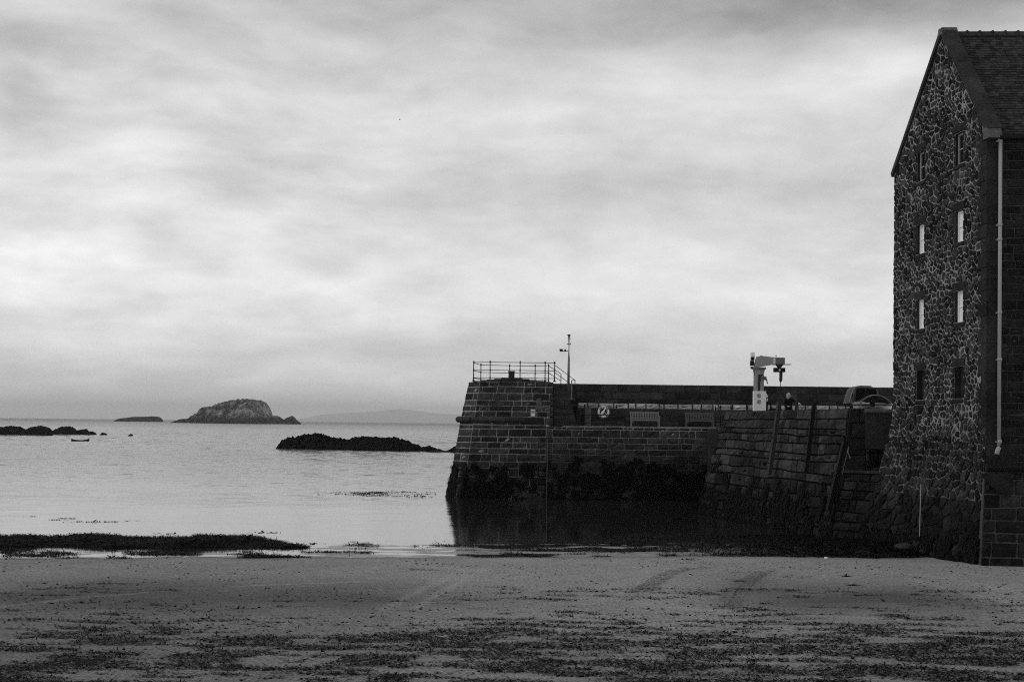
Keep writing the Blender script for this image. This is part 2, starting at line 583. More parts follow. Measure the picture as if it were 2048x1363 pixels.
def block_mesh(pt, u0, u1, v0, v1, proud, r, rough=0.012, cham=0.02):
    """one dressed block: skirt plus a chamfered, slightly uneven face"""
    j = lambda a=0.012: r.uniform(-a, a)
    base = [pt(u0, v0, -0.02), pt(u1, v0, -0.02), pt(u1, v1, -0.02), pt(u0, v1, -0.02)]
    du, dv = u1 - u0, v1 - v0
    ch = min(cham, du * 0.2, dv * 0.2)
    vs = list(base)
    nu, nv = 4, 3
    for b in range(nv):
        for a in range(nu):
            fu, fv = a / (nu - 1), b / (nv - 1)
            edge = a in (0, nu - 1) or b in (0, nv - 1)
            uu = u0 + ch + (du - 2 * ch) * fu + j(0.02)
            vv = v0 + ch + (dv - 2 * ch) * fv + j(0.014)
            off = proud * (0.75 if edge else 1.0) + j(rough) * (0.5 if edge else 1.6)
            vs.append(pt(uu, vv, off))
    g = lambda a, b: 4 + b * nu + a
    fs = []
    for b in range(nv - 1):
        for a in range(nu - 1):
            fs.append((g(a, b), g(a + 1, b), g(a + 1, b + 1), g(a, b + 1)))
    fs.append((0, 1, g(3, 0), g(2, 0), g(1, 0), g(0, 0)))
    fs.append((1, 2, g(3, 2), g(3, 1), g(3, 0)))
    fs.append((2, 3, g(0, 2), g(1, 2), g(2, 2), g(3, 2)))
    fs.append((3, 0, g(0, 0), g(0, 1), g(0, 2)))
    return vs, fs


def courses(H, lo, hi, r):
    out, v = [], 0.0
    while v < H - lo * 0.6:
        h = r.uniform(lo, hi)
        if H - v - h < lo * 0.6: h = H - v
        out.append((v, v + h))
        v += h
    return out


def blocks(parent, patch, lo, hi, wmin, wmax, gap, proud, mat, r, name='stone', rough=0.012, wob=0.0, skip=None, single=True,
           crs=None, cham=0.02, join=None):
    """coursed masonry over a patch, one object for each block"""
    seed = r.randint(0, 9999)
    acc = join if join is not None else MB()
    for (v0, v1) in (crs or courses(patch.H, lo, hi, r)):
        u = 0.0
        first = True
        while u < patch.W - 1e-6:
            w = r.uniform(wmin, wmax) * (r.uniform(0.45, 1.0) if first else 1.0)
            if r.random() < 0.12: w *= 0.45
            first = False
            if patch.W - u - w < wmin * 0.5: w = patch.W - u
            u1 = u + w
            um, vm = (u + u1) / 2, (v0 + v1) / 2
            if not (skip and skip(um, vm)):
                def pt(a, b, off):
                    if wob and 0.02 < b < patch.H - 0.02:
                        b = b + wob * ((snoise(a * 0.5, round(b, 1) * 3, seed)) - 0.5) * 2
                    return patch.P(a, b, off)
                vs, fs = block_mesh(pt, u + gap / 2, u1 - gap / 2, v0 + gap / 2, v1 - gap / 2, proud * r.uniform(0.6, 1.35), r, rough, cham)
                if single: mesh_obj(name, vs, fs, mat, parent)
                else: acc.add(vs, fs)
            u = u1
    return acc


def clip(poly, n, d):                     # keep points with n.x*x+n.y*y <= d
    out = []
    L = len(poly)
    for i in range(L):
        a, b = poly[i], poly[(i + 1) % L]
        da, db = n[0] * a[0] + n[1] * a[1] - d, n[0] * b[0] + n[1] * b[1] - d
        if da <= 0: out.append(a)
        if (da < 0 < db) or (db < 0 < da):
            t = da / (da - db)
            out.append((a[0] + (b[0] - a[0]) * t, a[1] + (b[1] - a[1]) * t))
    return out


def rubble_cells(bounds, inside, holes, su, sv, gap, r, big=False):
    """random-rubble stones as shrunken Voronoi cells; bounds = convex polygon, holes = rectangles left free"""
    us = [p[0] for p in bounds]; vs_ = [p[1] for p in bounds]
    seeds = []
    v = min(vs_) + sv / 2
    row = 0
    su0, sv0 = su, sv
    while v < max(vs_):
        grow = 1 + 0.7 * min(1, max(0, (3.6 - v) / 1.6)) if big else 1.0
        su, sv = su0 * grow, sv0 * grow
        h = sv * r.uniform(0.8, 1.25)
        u = min(us) + su * (0.25 if row % 2 else 0.7) * r.uniform(0.6, 1.2)
        while u < max(us):
            p = (u + r.uniform(-.3, .3) * su, v + r.uniform(-.2, .2) * sv)
            if r.random() < .13:
                u += su * r.uniform(.5, 1.0)
                continue
            if r.random() < .22:
                p2 = (p[0] + r.choice((-1, 1)) * su * .3, p[1] + r.choice((-1, 1)) * sv * .38)
                if inside(*p2) and not any(a < p2[0] < b and c < p2[1] < d for a, b, c, d in holes): seeds.append(p2)
            if inside(*p) and not any(a < p[0] < b and c < p[1] < d for a, b, c, d in holes): seeds.append(p)
            u += su * r.uniform(0.6, 1.5)
        v += h
        row += 1
    A = np.array(seeds)
    asp = su / sv * 0.8                   # stones are wider than tall
    cells = []
    edges = []
    nb = len(bounds)
    for i in range(nb):
        a, b = bounds[i], bounds[(i + 1) % nb]
        nx, ny = b[1] - a[1], -(b[0] - a[0])
        l = math.hypot(nx, ny)
        nx, ny = nx / l, ny / l
        edges.append((nx, ny, nx * a[0] + ny * a[1]))
    for i, s in enumerate(seeds):
        d = A - A[i]
        q = (d[:, 0] / asp) ** 2 + d[:, 1] ** 2
        idx = np.argsort(q)[1:22]
        poly = [(s[0] - 2, s[1] - 2), (s[0] + 2, s[1] - 2), (s[0] + 2, s[1] + 2), (s[0] - 2, s[1] + 2)]
        for k in idx:
            t = seeds[k]
            nx, ny = (t[0] - s[0]) / asp ** 2, t[1] - s[1]
            l = math.hypot(nx, ny)
            if l < 1e-6: continue
            mid = ((s[0] + t[0]) / 2, (s[1] + t[1]) / 2)
            nx, ny = nx / l, ny / l
            gg = gap * r.uniform(0.5, 1.4) / 2 * (1 + 1.0 * abs(nx))
            poly = clip(poly, (nx, ny), nx * mid[0] + ny * mid[1] - gg)
            if len(poly) < 3: break
        for nx, ny, dd in edges:
            if len(poly) >= 3: poly = clip(poly, (nx, ny), dd - gap * 0.3)
        for (a, b, c, d2) in holes:
            if len(poly) < 3: break
            pu = [p[0] for p in poly]; pv = [p[1] for p in poly]
            if max(pu) <= a or min(pu) >= b or max(pv) <= c or min(pv) >= d2: continue
            gaps = [(a - s[0], (1, 0), a), (s[0] - b, (-1, 0), -b), (c - s[1], (0, 1), c), (s[1] - d2, (0, -1), -d2)]
            gbest = max(gaps, key=lambda x: x[0])
            poly = clip(poly, gbest[1], gbest[2] - gap * 0.3)
        if len(poly) < 3: continue
        ar = abs(sum(poly[k][0] * poly[(k + 1) % len(poly)][1] - poly[(k + 1) % len(poly)][0] * poly[k][1] for k in range(len(poly)))) / 2
        if ar < 0.006: continue
        cells.append((ar, poly))
    return cells


def rubble_mesh(poly, pt, proud, r):
    rp = []
    n = len(poly)
    for i in range(n):                     # knock the corners off
        a, b = poly[i], poly[(i + 1) % n]
        t = r.uniform(0.06, 0.16)
        rp.append((a[0] + (b[0] - a[0]) * t, a[1] + (b[1] - a[1]) * t))
        rp.append((a[0] + (b[0] - a[0]) * (1 - t), a[1] + (b[1] - a[1]) * (1 - t)))
    if sum(rp[k][0] * rp[(k + 1) % len(rp)][1] - rp[(k + 1) % len(rp)][0] * rp[k][1] for k in range(len(rp))) < 0:
        rp.reverse()
    rp = [(p[0] + r.uniform(-.014, .014), p[1] + r.uniform(-.009, .009)) for p in rp]
    c = (sum(p[0] for p in rp) / len(rp), sum(p[1] for p in rp) / len(rp))
    m = len(rp)
    vs = [pt(p[0], p[1], -0.05) for p in rp]
    for p in rp:
        k = r.uniform(0.82, 0.95)
        vs.append(pt(c[0] + (p[0] - c[0]) * k, c[1] + (p[1] - c[1]) * k, proud * r.uniform(0.3, 1.1)))
    vs.append(pt(c[0], c[1], proud * r.uniform(1.0, 1.8)))
    fs = [(i, (i + 1) % m, m + (i + 1) % m, m + i) for i in range(m)]
    fs += [(m + i, m + (i + 1) % m, 2 * m) for i in range(m)]
    return vs, fs


def rubble(parent, cells, pt, proud, mat, r, keep, name='rubble_stone'):
    cells = sorted(cells, key=lambda c: -c[0])
    for ar, poly in cells[:keep]:
        vs, fs = rubble_mesh(poly, pt, proud * r.uniform(0.7, 1.4), r)
        mesh_obj(name, vs, fs, mat, parent)
    if cells[keep:]:
        b = MB()
        for ar, poly in cells[keep:]:
            b.add(*rubble_mesh(poly, pt, proud * r.uniform(0.7, 1.4), r))
        tag(b.build('small_rubble', mat, parent), kind='stuff')


def strip(b, p, d, n, L, w, r, sag=0.0, segs=3):
    """a bent blade of weed: starts at p, runs along d, n = the way it lifts"""
    s = d.cross(n).normalized()
    q = p.copy()
    dd = d.copy()
    vs = []
    for i in range(segs + 1):
        t = i / segs
        ww = w * (0.5 + 0.9 * t) * (1 - t) ** 0.35 if i < segs else w * 0.12
        vs += [q - s * ww / 2, q + s * ww / 2]
        dd = (dd + s * r.uniform(-.5, .5) + n * (r.uniform(-.35, .35) - sag)).normalized()
        q = q + dd * (L / segs)
    b.add(vs, [(2 * i, 2 * i + 1, 2 * i + 3, 2 * i + 2) for i in range(segs)])


def wall_weed(parent, patch, n, top, seed, Lr=(0.2, 0.55), thr=0.45, uv=None):
    """wrack hanging down the tidal zone of a wall"""
    r = random.Random(seed)
    b = MB()
    made = 0
    for _ in range(n * 6):
        if made >= n: break
        u, v = r.uniform(0, patch.W), r.uniform(-0.1, 1) ** 1.0 * patch.H
        p = patch.P(u, v, 0.05)
        lim = top * (0.55 + 0.75 * (sfbm(u * 0.55, 3.1, seed, 3)))
        if p.z > lim or p.z < -0.15: continue
        dens = (sfbm(u * 2.0, v * 1.6, seed + 5, 4, .6))
        if dens < thr - 0.06 + 0.16 * p.z / max(lim, 0.1) + 0.10 * max(0, 1 - p.z / 1.0): continue
        for _k in range(3):
            q = patch.P(u + r.uniform(-.12, .12), v + r.uniform(-.1, .1), r.uniform(0.04, 0.1))
            d = (Vector((0, 0, -1)) + patch.n * r.uniform(-.05, .25) + patch.U * r.uniform(-.3, .3)).normalized()
            strip(b, q, d, patch.n, r.uniform(*Lr), r.uniform(0.04, 0.09), r, 0.1, 3)
        made += 1
    return tag(b.build('hanging_seaweed', 'weed', parent), kind='stuff')


def skin(parent, patch, mat, name='core', nu=14, nv=8, off=0.0):     # joint surface that follows a twisted wall face
    vs = [patch.P(patch.W * i / nu, patch.H * j / nv, off) for j in range(nv + 1) for i in range(nu + 1)]
    fs = [(j * (nu + 1) + i, j * (nu + 1) + i + 1, (j + 1) * (nu + 1) + i + 1, (j + 1) * (nu + 1) + i) for j in range(nv) for i in range(nu)]
    return mesh_obj(name, vs, fs, mat, parent)


def body(parent, name, pts, d, mat):      # solid backing behind a face
    return one(name, mat, parent, 'prism', pts, d)


# ================================================================== THE SETTING
def edgeY(X):                             # where dry sand ends
    X = np.asarray(X, float)
    return 45.6 + np.clip(X + 16.4, -40, 26) * 0.155 + (fbm(X * .4, X * 0 + 5.5, 41, 4) - .5) * 1.5


def sand_z(X, Y):
    X, Y = np.asarray(X, float), np.asarray(Y, float)
    e = edgeY(X) - Y
    big = (fbm(X * 0.12, Y * 0.2, 3, 3) - 0.5) * 0.10
    land = np.clip(e, 0, None) * 0.0125 + big * np.clip(e / 6, 0, 1)
    out = np.clip(-e, 0, None)
    flat = np.clip((X + 8) / 2, 0, 1)
    shal = 0.004 - out * (0.012 - 0.0085 * flat) + (fbm(X * 0.7, Y * 1.6, 9, 4) - 0.52 + .08 * flat) * 0.09 * np.clip(out / 1.0, 0, 1)
    deep = -np.clip(out - 5.2, 0, None) * 0.06
    rise = np.clip((X - 5.5) / 5.0, 0, 1) * np.clip(out / 2.5, 0, 1) * 0.16
    rise = rise * np.clip((62 - Y) / 6, 0, 1)
    return np.where(e > 0, land + 0.006, shal + deep + rise)


def sedge(X):
    return 45.6 + min(26, max(-40, X + 16.4)) * 0.155 + (sfbm(X * .4, 5.5, 41, 4) - .5) * 1.5


def ssand(X, Y):
    e = sedge(X) - Y
    if e > 0:
        return e * 0.0125 + (sfbm(X * 0.12, Y * 0.2, 3, 3) - 0.5) * 0.10 * min(1, e / 6) + 0.006
    out = -e
    flat = min(1, max(0, (X + 8) / 2))
    z = 0.004 - out * (0.012 - 0.0085 * flat) + (sfbm(X * 0.7, Y * 1.6, 9, 4) - 0.52 + .08 * flat) * 0.09 * min(1, out) - max(0, out - 5.2) * 0.06
    return z + min(1, max(0, (X - 5.5) / 5.0)) * min(1, out / 2.5) * 0.16 * min(1, max(0, (62 - Y) / 6))


def build_beach():
    xs = np.concatenate([np.linspace(-70, -22, 30), np.linspace(-21.9, 21.9, 440), np.linspace(22, 70, 30)])
    ys = np.concatenate([np.linspace(-25, 20, 30), np.linspace(20.1, 64, 460), np.linspace(64.5, 120, 20)])
    X, Y = np.meshgrid(xs, ys)
    Z = sand_z(X, Y)
    fine = (fbm(X * 1.6, Y * 3.2, 21, 3, .6) - 0.5) * 0.035
    Z = Z + fine * (Y < edgeY(X))
    nx, ny = len(xs), len(ys)
    V = np.stack([X, Y, Z], -1).reshape(-1, 3)
    I = (np.arange(ny - 1)[:, None] * nx + np.arange(nx - 1)[None, :]).reshape(-1)
    Fc = np.stack([I, I + 1, I + nx + 1, I + nx], -1)
    me = bpy.data.meshes.new('beach')
    me.from_pydata(V.tolist(), [], Fc.tolist())
    me.polygons.foreach_set('use_smooth', [True] * len(me.polygons))
    me.materials.append(M['sand'])

    def seg(px, w):                       # soft band along a polyline given in the picture
        P = [gnd(*p) for p in px]
        d = np.full(X.shape, 1e9)
        for a, b in zip(P[:-1], P[1:]):
            ax, ay, bx, by = a.x, a.y, b.x, b.y
            t = np.clip(((X - ax) * (bx - ax) + (Y - ay) * (by - ay)) / ((bx - ax) ** 2 + (by - ay) ** 2), 0, 1)
            d = np.minimum(d, np.hypot(X - ax - t * (bx - ax), Y - ay - t * (by - ay)))
        return np.exp(-(d / w) ** 2)

    def ell(px, py, wx, wy):
        c = gnd(px, py)
        return np.exp(-(((X - c.x) / wx) ** 4 + ((Y - c.y) / wy) ** 2))
    wet = 0.12 + 0.75 * ell(1700, 1192, 3.6, 4.6) + 0.7 * ell(380, 1190, 6.5, 4.6) + 0.22 * ell(1000, 1200, 3.5, 3)
    wet += 0.38 * np.clip((32 - Y) / 5, 0, 1) + 0.2 * np.clip((-X - 2) / 6, 0, 1)  # the second term lowers the sand tone steadily to the left
    wet += 0.5 * np.exp(-((edgeY(X) - Y) / 0.5) ** 2)
    wet += 0.22 * seg([(1530, 1137), (1490, 1160), (1466, 1190), (1455, 1215)], 0.3) + 0.22 * seg([(1420, 1127), (1350, 1136), (1305, 1160), (1268, 1188)], 0.3)
    for ln in ([(0, 1212), (130, 1195), (290, 1180)], [(760, 1222), (850, 1170), (935, 1128)], [(830, 1215), (930, 1150), (985, 1118)],
               [(1820, 1150), (1920, 1178), (2060, 1212)], [(1700, 1128), (1900, 1150), (2060, 1180)], [(1290, 1205), (1420, 1222), (1800, 1240)],
               [(480, 1165), (600, 1160), (720, 1155)]):
        wet -= 0.32 * seg(ln, 0.14)
    wet = np.where(Y > edgeY(X), 0.9, wet)
    film = np.clip((fbm(X * 0.22, Y * 0.35, 31, 4) - 0.47) * 6, 0, 1) * np.clip((29 - Y) / 4, 0, 1) * np.clip((X + 1) / 4, 0, 1)
    film = np.maximum(film, (Y > edgeY(X)) * (.55 + .6 * fbm(X * .8, Y * 2, 61, 3)))
    for nm, arr in (('wet', np.clip(wet, 0, 1)), ('film', film)):
        a = me.attributes.new(nm, 'FLOAT', 'POINT')
        a.data.foreach_set('value', arr.reshape(-1).astype(np.float32))
    me.update()
    o = bpy.data.objects.new('beach', me)
    COL.objects.link(o)
    WPOS['beach'] = Vector((0, 0, 0))
    return tag(o, kind='structure')


beach = build_beach()


def build_sea():
    """one sheet from the shore to the horizon, finer near the camera, with real low waves"""
    ys = [20.0, 40.0]
    while ys[-1] < 47500:
        y = ys[-1]
        ys.append(y + (0.26 if y < 66 else y * .004 if y < 700 else y * .05))
    ys = np.array(ys)
    t = np.concatenate([np.linspace(-1.6, -.44, 12), np.linspace(-.42, .42, 460), np.linspace(.44, 1.6, 12)])
    Y, T = np.meshgrid(ys, t, indexing='ij')
    X = T * (Y + 18)
    amp = np.interp(ys, [0, 60, 78, 100, 160, 300, 600, 720, 1e6], [0, .007, .02, .085, .15, .21, .2, 0, 0])[:, None]
    lee = 1 - .4 * np.clip((X + 6) / 4, 0, 1) * (Y < 87)
    gust = .35 + 1.3 * fbm(X * .03, Y * .022, 301, 4)
    h = (fbm(X * .6 + Y * .06, Y * .62, 311, 3, .6) - .5) * 1.7 + (fbm(X * .1, Y * .16 + X * .02, 331, 2) - .5) * 1.6
    Z = h * amp * lee * gust * (np.abs(T) < .43)
    ny, nx = X.shape
    V = np.stack([X, Y, Z], -1).reshape(-1, 3)
    I = (np.arange(ny - 1)[:, None] * nx + np.arange(nx - 1)[None, :]).reshape(-1)
    Fc = np.stack([I, I + 1, I + nx + 1, I + nx], -1).astype(np.int32)
    me = bpy.data.meshes.new('sea')
    me.vertices.add(len(V)); me.vertices.foreach_set('co', V.reshape(-1).astype(np.float32))
    me.loops.add(Fc.size); me.loops.foreach_set('vertex_index', Fc.reshape(-1))
    me.polygons.add(len(Fc)); me.polygons.foreach_set('loop_start', np.arange(0, Fc.size, 4, dtype=np.int32))
    me.update(calc_edges=True)
    me.polygons.foreach_set('use_smooth', [True] * len(me.polygons))
    me.materials.append(M['sea'])
    o = bpy.data.objects.new('sea', me)
    COL.objects.link(o)
    return tag(o, kind='structure')


build_sea()


def build_hills():
    prof = [(560, 841), (610, 836), (640, 829), (690, 825), (745, 823), (775, 820), (800, 817), (830, 821), (870, 826), (930, 829), (1100, 832), (1500, 838), (1800, 850)]
    Yh = 46500
    ridge = [at(x, y, Yh) for x, y in prof]
    vs, fs = [], []
    R = 9
    for p in ridge:
        for k in range(R):
            t = k / (R - 1)
            y = Yh - 900 + 1700 * t
            z = p.z * math.sin(math.pi * min(1, t * 1.0)) ** 0.8 if 0 < t < 1 else -2
            z *= 1 + 0.12 * (mnoise.noise(Vector((p.x * 0.002, y * 0.004, 1))))
            vs.append((p.x, y, z))
    for i in range(len(ridge) - 1):
        for k in range(R - 1):
            a = i * R + k
            fs.append((a, a + R, a + R + 1, a + 1))
    return tag(mesh_obj('hills', vs, fs, 'hill', smooth=True), kind='structure')


build_hills()

# ================================================================== ROCKS AND ISLETS


def islet(name, prof, Ywater, depth, mat, seed, label, cat, rug=0.12, nx=140, ny=44, steep=4.0, group=None, fq=1.0):
    """a rocky islet whose crest follows prof (picture points); a cliff to the front, a slope behind"""
    P = [at(x, y, Ywater + depth * 0.35) for x, y in prof]
    X0, X1 = P[0].x, P[-1].x
    cx, cz = [p.x for p in P], [max(0, p.z) for p in P]
    xs = np.linspace(X0, X1, nx)
    hs = np.interp(xs, cx, cz)
    hmax = max(cz)
    L = X1 - X0
    vs, fs = [], []
    for i, x in enumerate(xs):
        fx = i / (nx - 1)
        dd = depth * (0.25 + 0.75 * min(1, hs[i] / hmax * 1.4)) * (0.35 + 0.65 * math.sin(math.pi * fx) ** 0.5)
        for k in range(ny):
            t = k / (ny - 1)
            s = (1 - abs(2 * t - 1) ** steep) if t > 0.3 else (t / 0.3) ** 0.75 * (1 - abs(2 * 0.3 - 1) ** steep)
            y = Ywater + dd * (t - 0.1) + L * 0.02 * (sfbm(fx * 9 * fq, 0.3, seed, 3))
            nz = (sfbm(x / L * 26 * fq, y / L * 26 * fq, seed + 3, 6, 0.68)) - 0.5
            z = hs[i] * s * (1 + rug * 1.6 * nz) + nz * hmax * rug * (s > 0.02)
            yy = y - nz * depth * 0.16
            vs.append((x, yy, z - 0.02 * hmax if s > 0.01 else -0.3 * hmax))
    for i in range(nx - 1):
        for k in range(ny - 1):
            a = i * ny + k
            fs.append((a, a + ny, a + ny + 1, a + 1))
    return tag(mesh_obj(name, vs, fs, mat), label, cat, group)


islet('rocky_islet', [(355, 845), (364, 841), (375, 838), (390, 834), (402, 825), (412, 815), (440, 808), (455, 803), (475, 799), (500, 798), (524, 802), (531, 812), (541, 827), (547, 833), (557, 830), (565, 834), (575, 839), (583, 834), (590, 830), (597, 837), (605, 842), (611, 846)],
      2000, 140, 'islet', 11, 'large humped islet with pale streaked cliffs on the horizon', 'islet', 0.10)
islet('low_islet', [(233, 842), (238, 838), (243, 836), (255, 835), (270, 833), (288, 833), (305, 832), (317, 833), (322, 836), (327, 839), (330, 842)],
      2600, 70, 'rock', 23, 'low dark islet on the horizon left of the humped islet', 'islet', 0.10)
islet('sea_rock', [(-130, 864), (-60, 850), (0, 855), (15, 852), (35, 853), (50, 858), (60, 856), (80, 852), (97, 854), (105, 860), (112, 868)],
      372, 9, 'rock', 37, 'jagged dark reef cut by the left edge of the picture', 'rock', 0.22)
islet('sea_rock', [(100, 866), (115, 857), (130, 853), (143, 854), (150, 861), (160, 860), (170, 858), (177, 862), (186, 862), (193, 865), (198, 868)],
      392, 8, 'rock', 41, 'dark knobbly reef just right of the one cut by the left edge', 'rock', 0.25)
islet('sea_rock', [(201, 869), (204, 864.5), (208, 865), (212, 866.5), (216, 869)], 385, 3, 'rock', 43, 'small flat wedge of rock past the tip of the left reef', 'rock', 0.15, 40, 16)
islet('sea_rock', [(257, 870.5), (261, 867), (264, 868), (268, 871)], 375, 2, 'rock', 47, 'tiny lone rock awash right of the left reef', 'rock', 0.15, 30, 14)
islet('sea_rock', [(556, 897), (566, 882), (578, 875), (592, 876), (601, 871), (620, 870), (632, 867), (645, 869), (652, 874), (670, 876), (692, 880), (708, 876), (720, 873), (740, 875), (775, 877), (790, 876), (803, 880), (820, 884), (827, 888), (838, 889), (845, 893), (860, 890), (872, 894), (880, 900)],
      226, 9, 'rock', 53, 'long low black reef of rugged rock left of the pier', 'rock', 0.26, 220, 50, fq=1.6)
islet('sea_rock', [(848, 904), (862, 901), (877, 897), (885, 900), (900, 902), (912, 904)], 219, 4, 'rock', 59, 'thin flat skerry between the black reef and the pier', 'rock', 0.2, 80, 24)
islet('sea_rock', [(890, 905), (900, 898), (908, 893), (925, 886), (960, 884)], 221, 5, 'rock', 61, 'dark sloping rock touching the left edge of the pier', 'rock', 0.2, 60, 24)


def weed_bank():
    """low weed-covered ledge along the waterline at the left"""
    P = [gnd(-260, 1096, 0), gnd(610, 1104, 0)]
    nx, ny = 300, 46
    vs, fs = [], []
    xs = np.linspace(P[0].x, P[1].x, nx)
    for i, x in enumerate(xs):
        t = i / (nx - 1)
        yf = 49.7 + 0.155 * (x + 16.4) * 0.75
        yb = yf + 4.0 * min(1, (1 - t) / 0.18 + 0.12)
        env = min(1, (1 - t) / 0.22) ** 0.7
        for k in range(ny):
            s = k / (ny - 1)
            y = yf + (yb - yf) * s + ((sfbm(x * 0.5, 1.0, 5, 3)) - 0.5) * 1.6
            hump = math.sin(math.pi * s) ** 0.6
            n = (sfbm(x * 0.8, y * 1.1, 71, 5, 0.6))
            vs.append((x, y, hump * env * (0.10 + 0.42 * (n - 0.2)) - 0.03 - (0.05 if s in (0, 1) else 0)))
    for i in range(nx - 1):
        for k in range(ny - 1):
            a = i * ny + k
            fs.append((a, a + ny, a + ny + 1, a + 1))
    o = mesh_obj('rock_ledge', vs, fs, 'weed')
    tag(o, 'long low weed-covered rock ledge at the left waterline', 'rock')
    r = random.Random(5)
    b = MB()
    V = [Vector(v) for v in vs]
    for _ in range(15000):
        p = V[r.randrange(len(V))]
        if p.z < 0.0: continue
        a = r.uniform(0, 6.28)
        strip(b, p + Vector((r.uniform(-.1, .1), r.uniform(-.1, .1), 0.02)), Vector((math.cos(a), math.sin(a), 0.25)).normalized(), Vector((0, 0, 1)), r.uniform(0.08, 0.26), r.uniform(0.02, 0.05), r, 0.12, 3)
    tag(b.build('wrack', 'weed', o), kind='stuff')


weed_bank()

# ================================================================== PIER: bastion, quay, parapet
DECK = 4.42
TOPZ = 7.06
R1 = random.Random(101)
YW, YD, YT = 85.5, 86.25, 86.7           # pier face at the water, at deck level and at the bastion top


def onz(px, z, Y):                        # X of a picture column at height z, distance Y
    py = 846 + 0.0117 * (px - 1024) - (z - EYE) * F / Y
    return at(px, py, Y).x


# --- bastion
xl0, xl1, xl2 = onz(893, 0, YW), onz(918, DECK, YD), onz(937, TOPZ, YT)
xm0, xm1, xm2 = onz(925, 0, YW), onz(946, DECK, YD), onz(960, TOPZ, YT)
xr0, xr1, xr2 = onz(1092, 0, YW), onz(1092, DECK, YD), onz(1107, TOPZ, YT)
bast = thing('pier_bastion', (xm0, YW, 0), 'battered stone bastion with rounded moulding at the seaward pier end', 'bastion')
DIA = 7.0
LB = 1.5                                  # the left facet falls back this far
ring = lambda xl, xm, xr, Y, z: [Vector((xm, Y, z)), Vector((xr, Y, z)), Vector((xr, Y + DIA, z)), Vector((xl, Y + DIA, z)), Vector((xl, Y + LB, z))]
lv = [ring(xl0 - .15, xm0 - .05, xr0, YW - .12, -1.0), ring(xl0, xm0, xr0, YW, 0), ring(xl1, xm1, xr1, YD, DECK), ring(xl2, xm2, xr2, YT, TOPZ - 0.02)]
b = MB()
vs = [v for L in lv for v in L]
fs = []
for i in range(3):
    for k in range(5):
        a, c = i * 5 + k, i * 5 + (k + 1) % 5
        fs.append((a, c, c + 5, a + 5))
fs.append(tuple(range(15, 20)))
b.add(vs, fs).build('core', 'pier_joint', bast)
pf_lo = Patch((xm0, YW, 0), (xr0, YW, 0), (xm1, YD, DECK), (xr1, YD, DECK))
pf_hi = Patch((xm1, YD, DECK), (onz(1107, DECK, YD), YD, DECK), (xm2, YT, TOPZ), (xr2, YT, TOPZ))
pl_lo = Patch((xl0, YW + LB, 0), (xm0, YW, 0), (xl1, YD + LB, DECK), (xm1, YD, DECK))
pl_hi = Patch((xl1, YD + LB, DECK), (xm1, YD, DECK), (xl2, YT + LB, TOPZ), (xm2, YT, TOPZ))
c_lo, c_hi = courses(pf_lo.H, 0.3, 0.54, R1), courses(pf_hi.H, 0.32, 0.5, R1)
blocks(bast, pf_lo, 0, 0, 0.45, 1.5, 0.045, 0.06, 'pier', R1, crs=c_lo, rough=0.05, wob=0.025)
blocks(bast, pf_hi, 0, 0, 0.45, 1.5, 0.045, 0.06, 'pier', R1, crs=c_hi, rough=0.05, wob=0.025)
blocks(bast, pl_lo, 0, 0, 0.7, 1.3, 0.045, 0.05, 'pier', R1, crs=c_lo, rough=0.03)
blocks(bast, pl_hi, 0, 0, 0.7, 1.3, 0.045, 0.05, 'pier', R1, crs=c_hi, rough=0.03)
# torus moulding, in three rounded stones
zt = 4.72
tor = [Vector((xl1 - 0.15, YD + LB + .1, zt)), Vector((xm1 - .12, YD + 0.06, zt)), Vector((onz(972, zt, YD), YD + 0.06, zt)), Vector((onz(1012, zt, YD), YD + 0.06, zt)), Vector((onz(1050, zt, YD), YD + 0.06, zt))]
for i in range(4):
    a, c = tor[i], tor[i + 1]
    d = (c - a).normalized()
    o = one('moulding', 'pier', bast, 'tube', [a, a + d * .06, a + d * 0.1, c - d * 0.1 - d * .012, c - d * 0.05 - d * .012, c - d * .012], [0.12 if i == 0 else .17, .18, 0.19, 0.19, 0.18, 0.17 if i < 3 else 0.08], 12, smooth=True)
# cobbled crown and pedestal
cr = MB()
for i in range(11):
    for j in range(6):
        fx = i / 10
        x = xl2 + 0.5 + (xr2 - xl2 - 0.9) * fx
        y = YT + 0.7 + j * 0.95
        h = 0.20 * math.sin(math.pi * fx) ** 1.2
        cr.box((x, y, TOPZ + h / 2 - 0.02), ((xr2 - xl2) / 11 * 0.94, 0.9, h + 0.09))
cr.build('crown_paving', 'pier', bast)
wall_weed(bast, pf_lo, 1900, 2.2, 11)
wall_weed(bast, pl_lo, 900, 2.2, 12)
pd = onz(1023, 7.5, 88.5)
ped = thing('stone_pedestal', (pd, 88.5, TOPZ + .2), 'squat dark stone pedestal on the bastion top behind the railing', 'pedestal')
one('shaft', 'parapet', ped, 'box', (pd, 88.5, TOPZ + 0.42), (0.38, 0.38, 0.46))
one('cap', 'parapet', ped, 'box', (pd, 88.5, TOPZ + 0.67), (0.43, 0.43, 0.06))
one('foot', 'parapet', ped, 'box', (pd, 88.5, TOPZ + 0.165), (0.5, 0.5, 0.07))

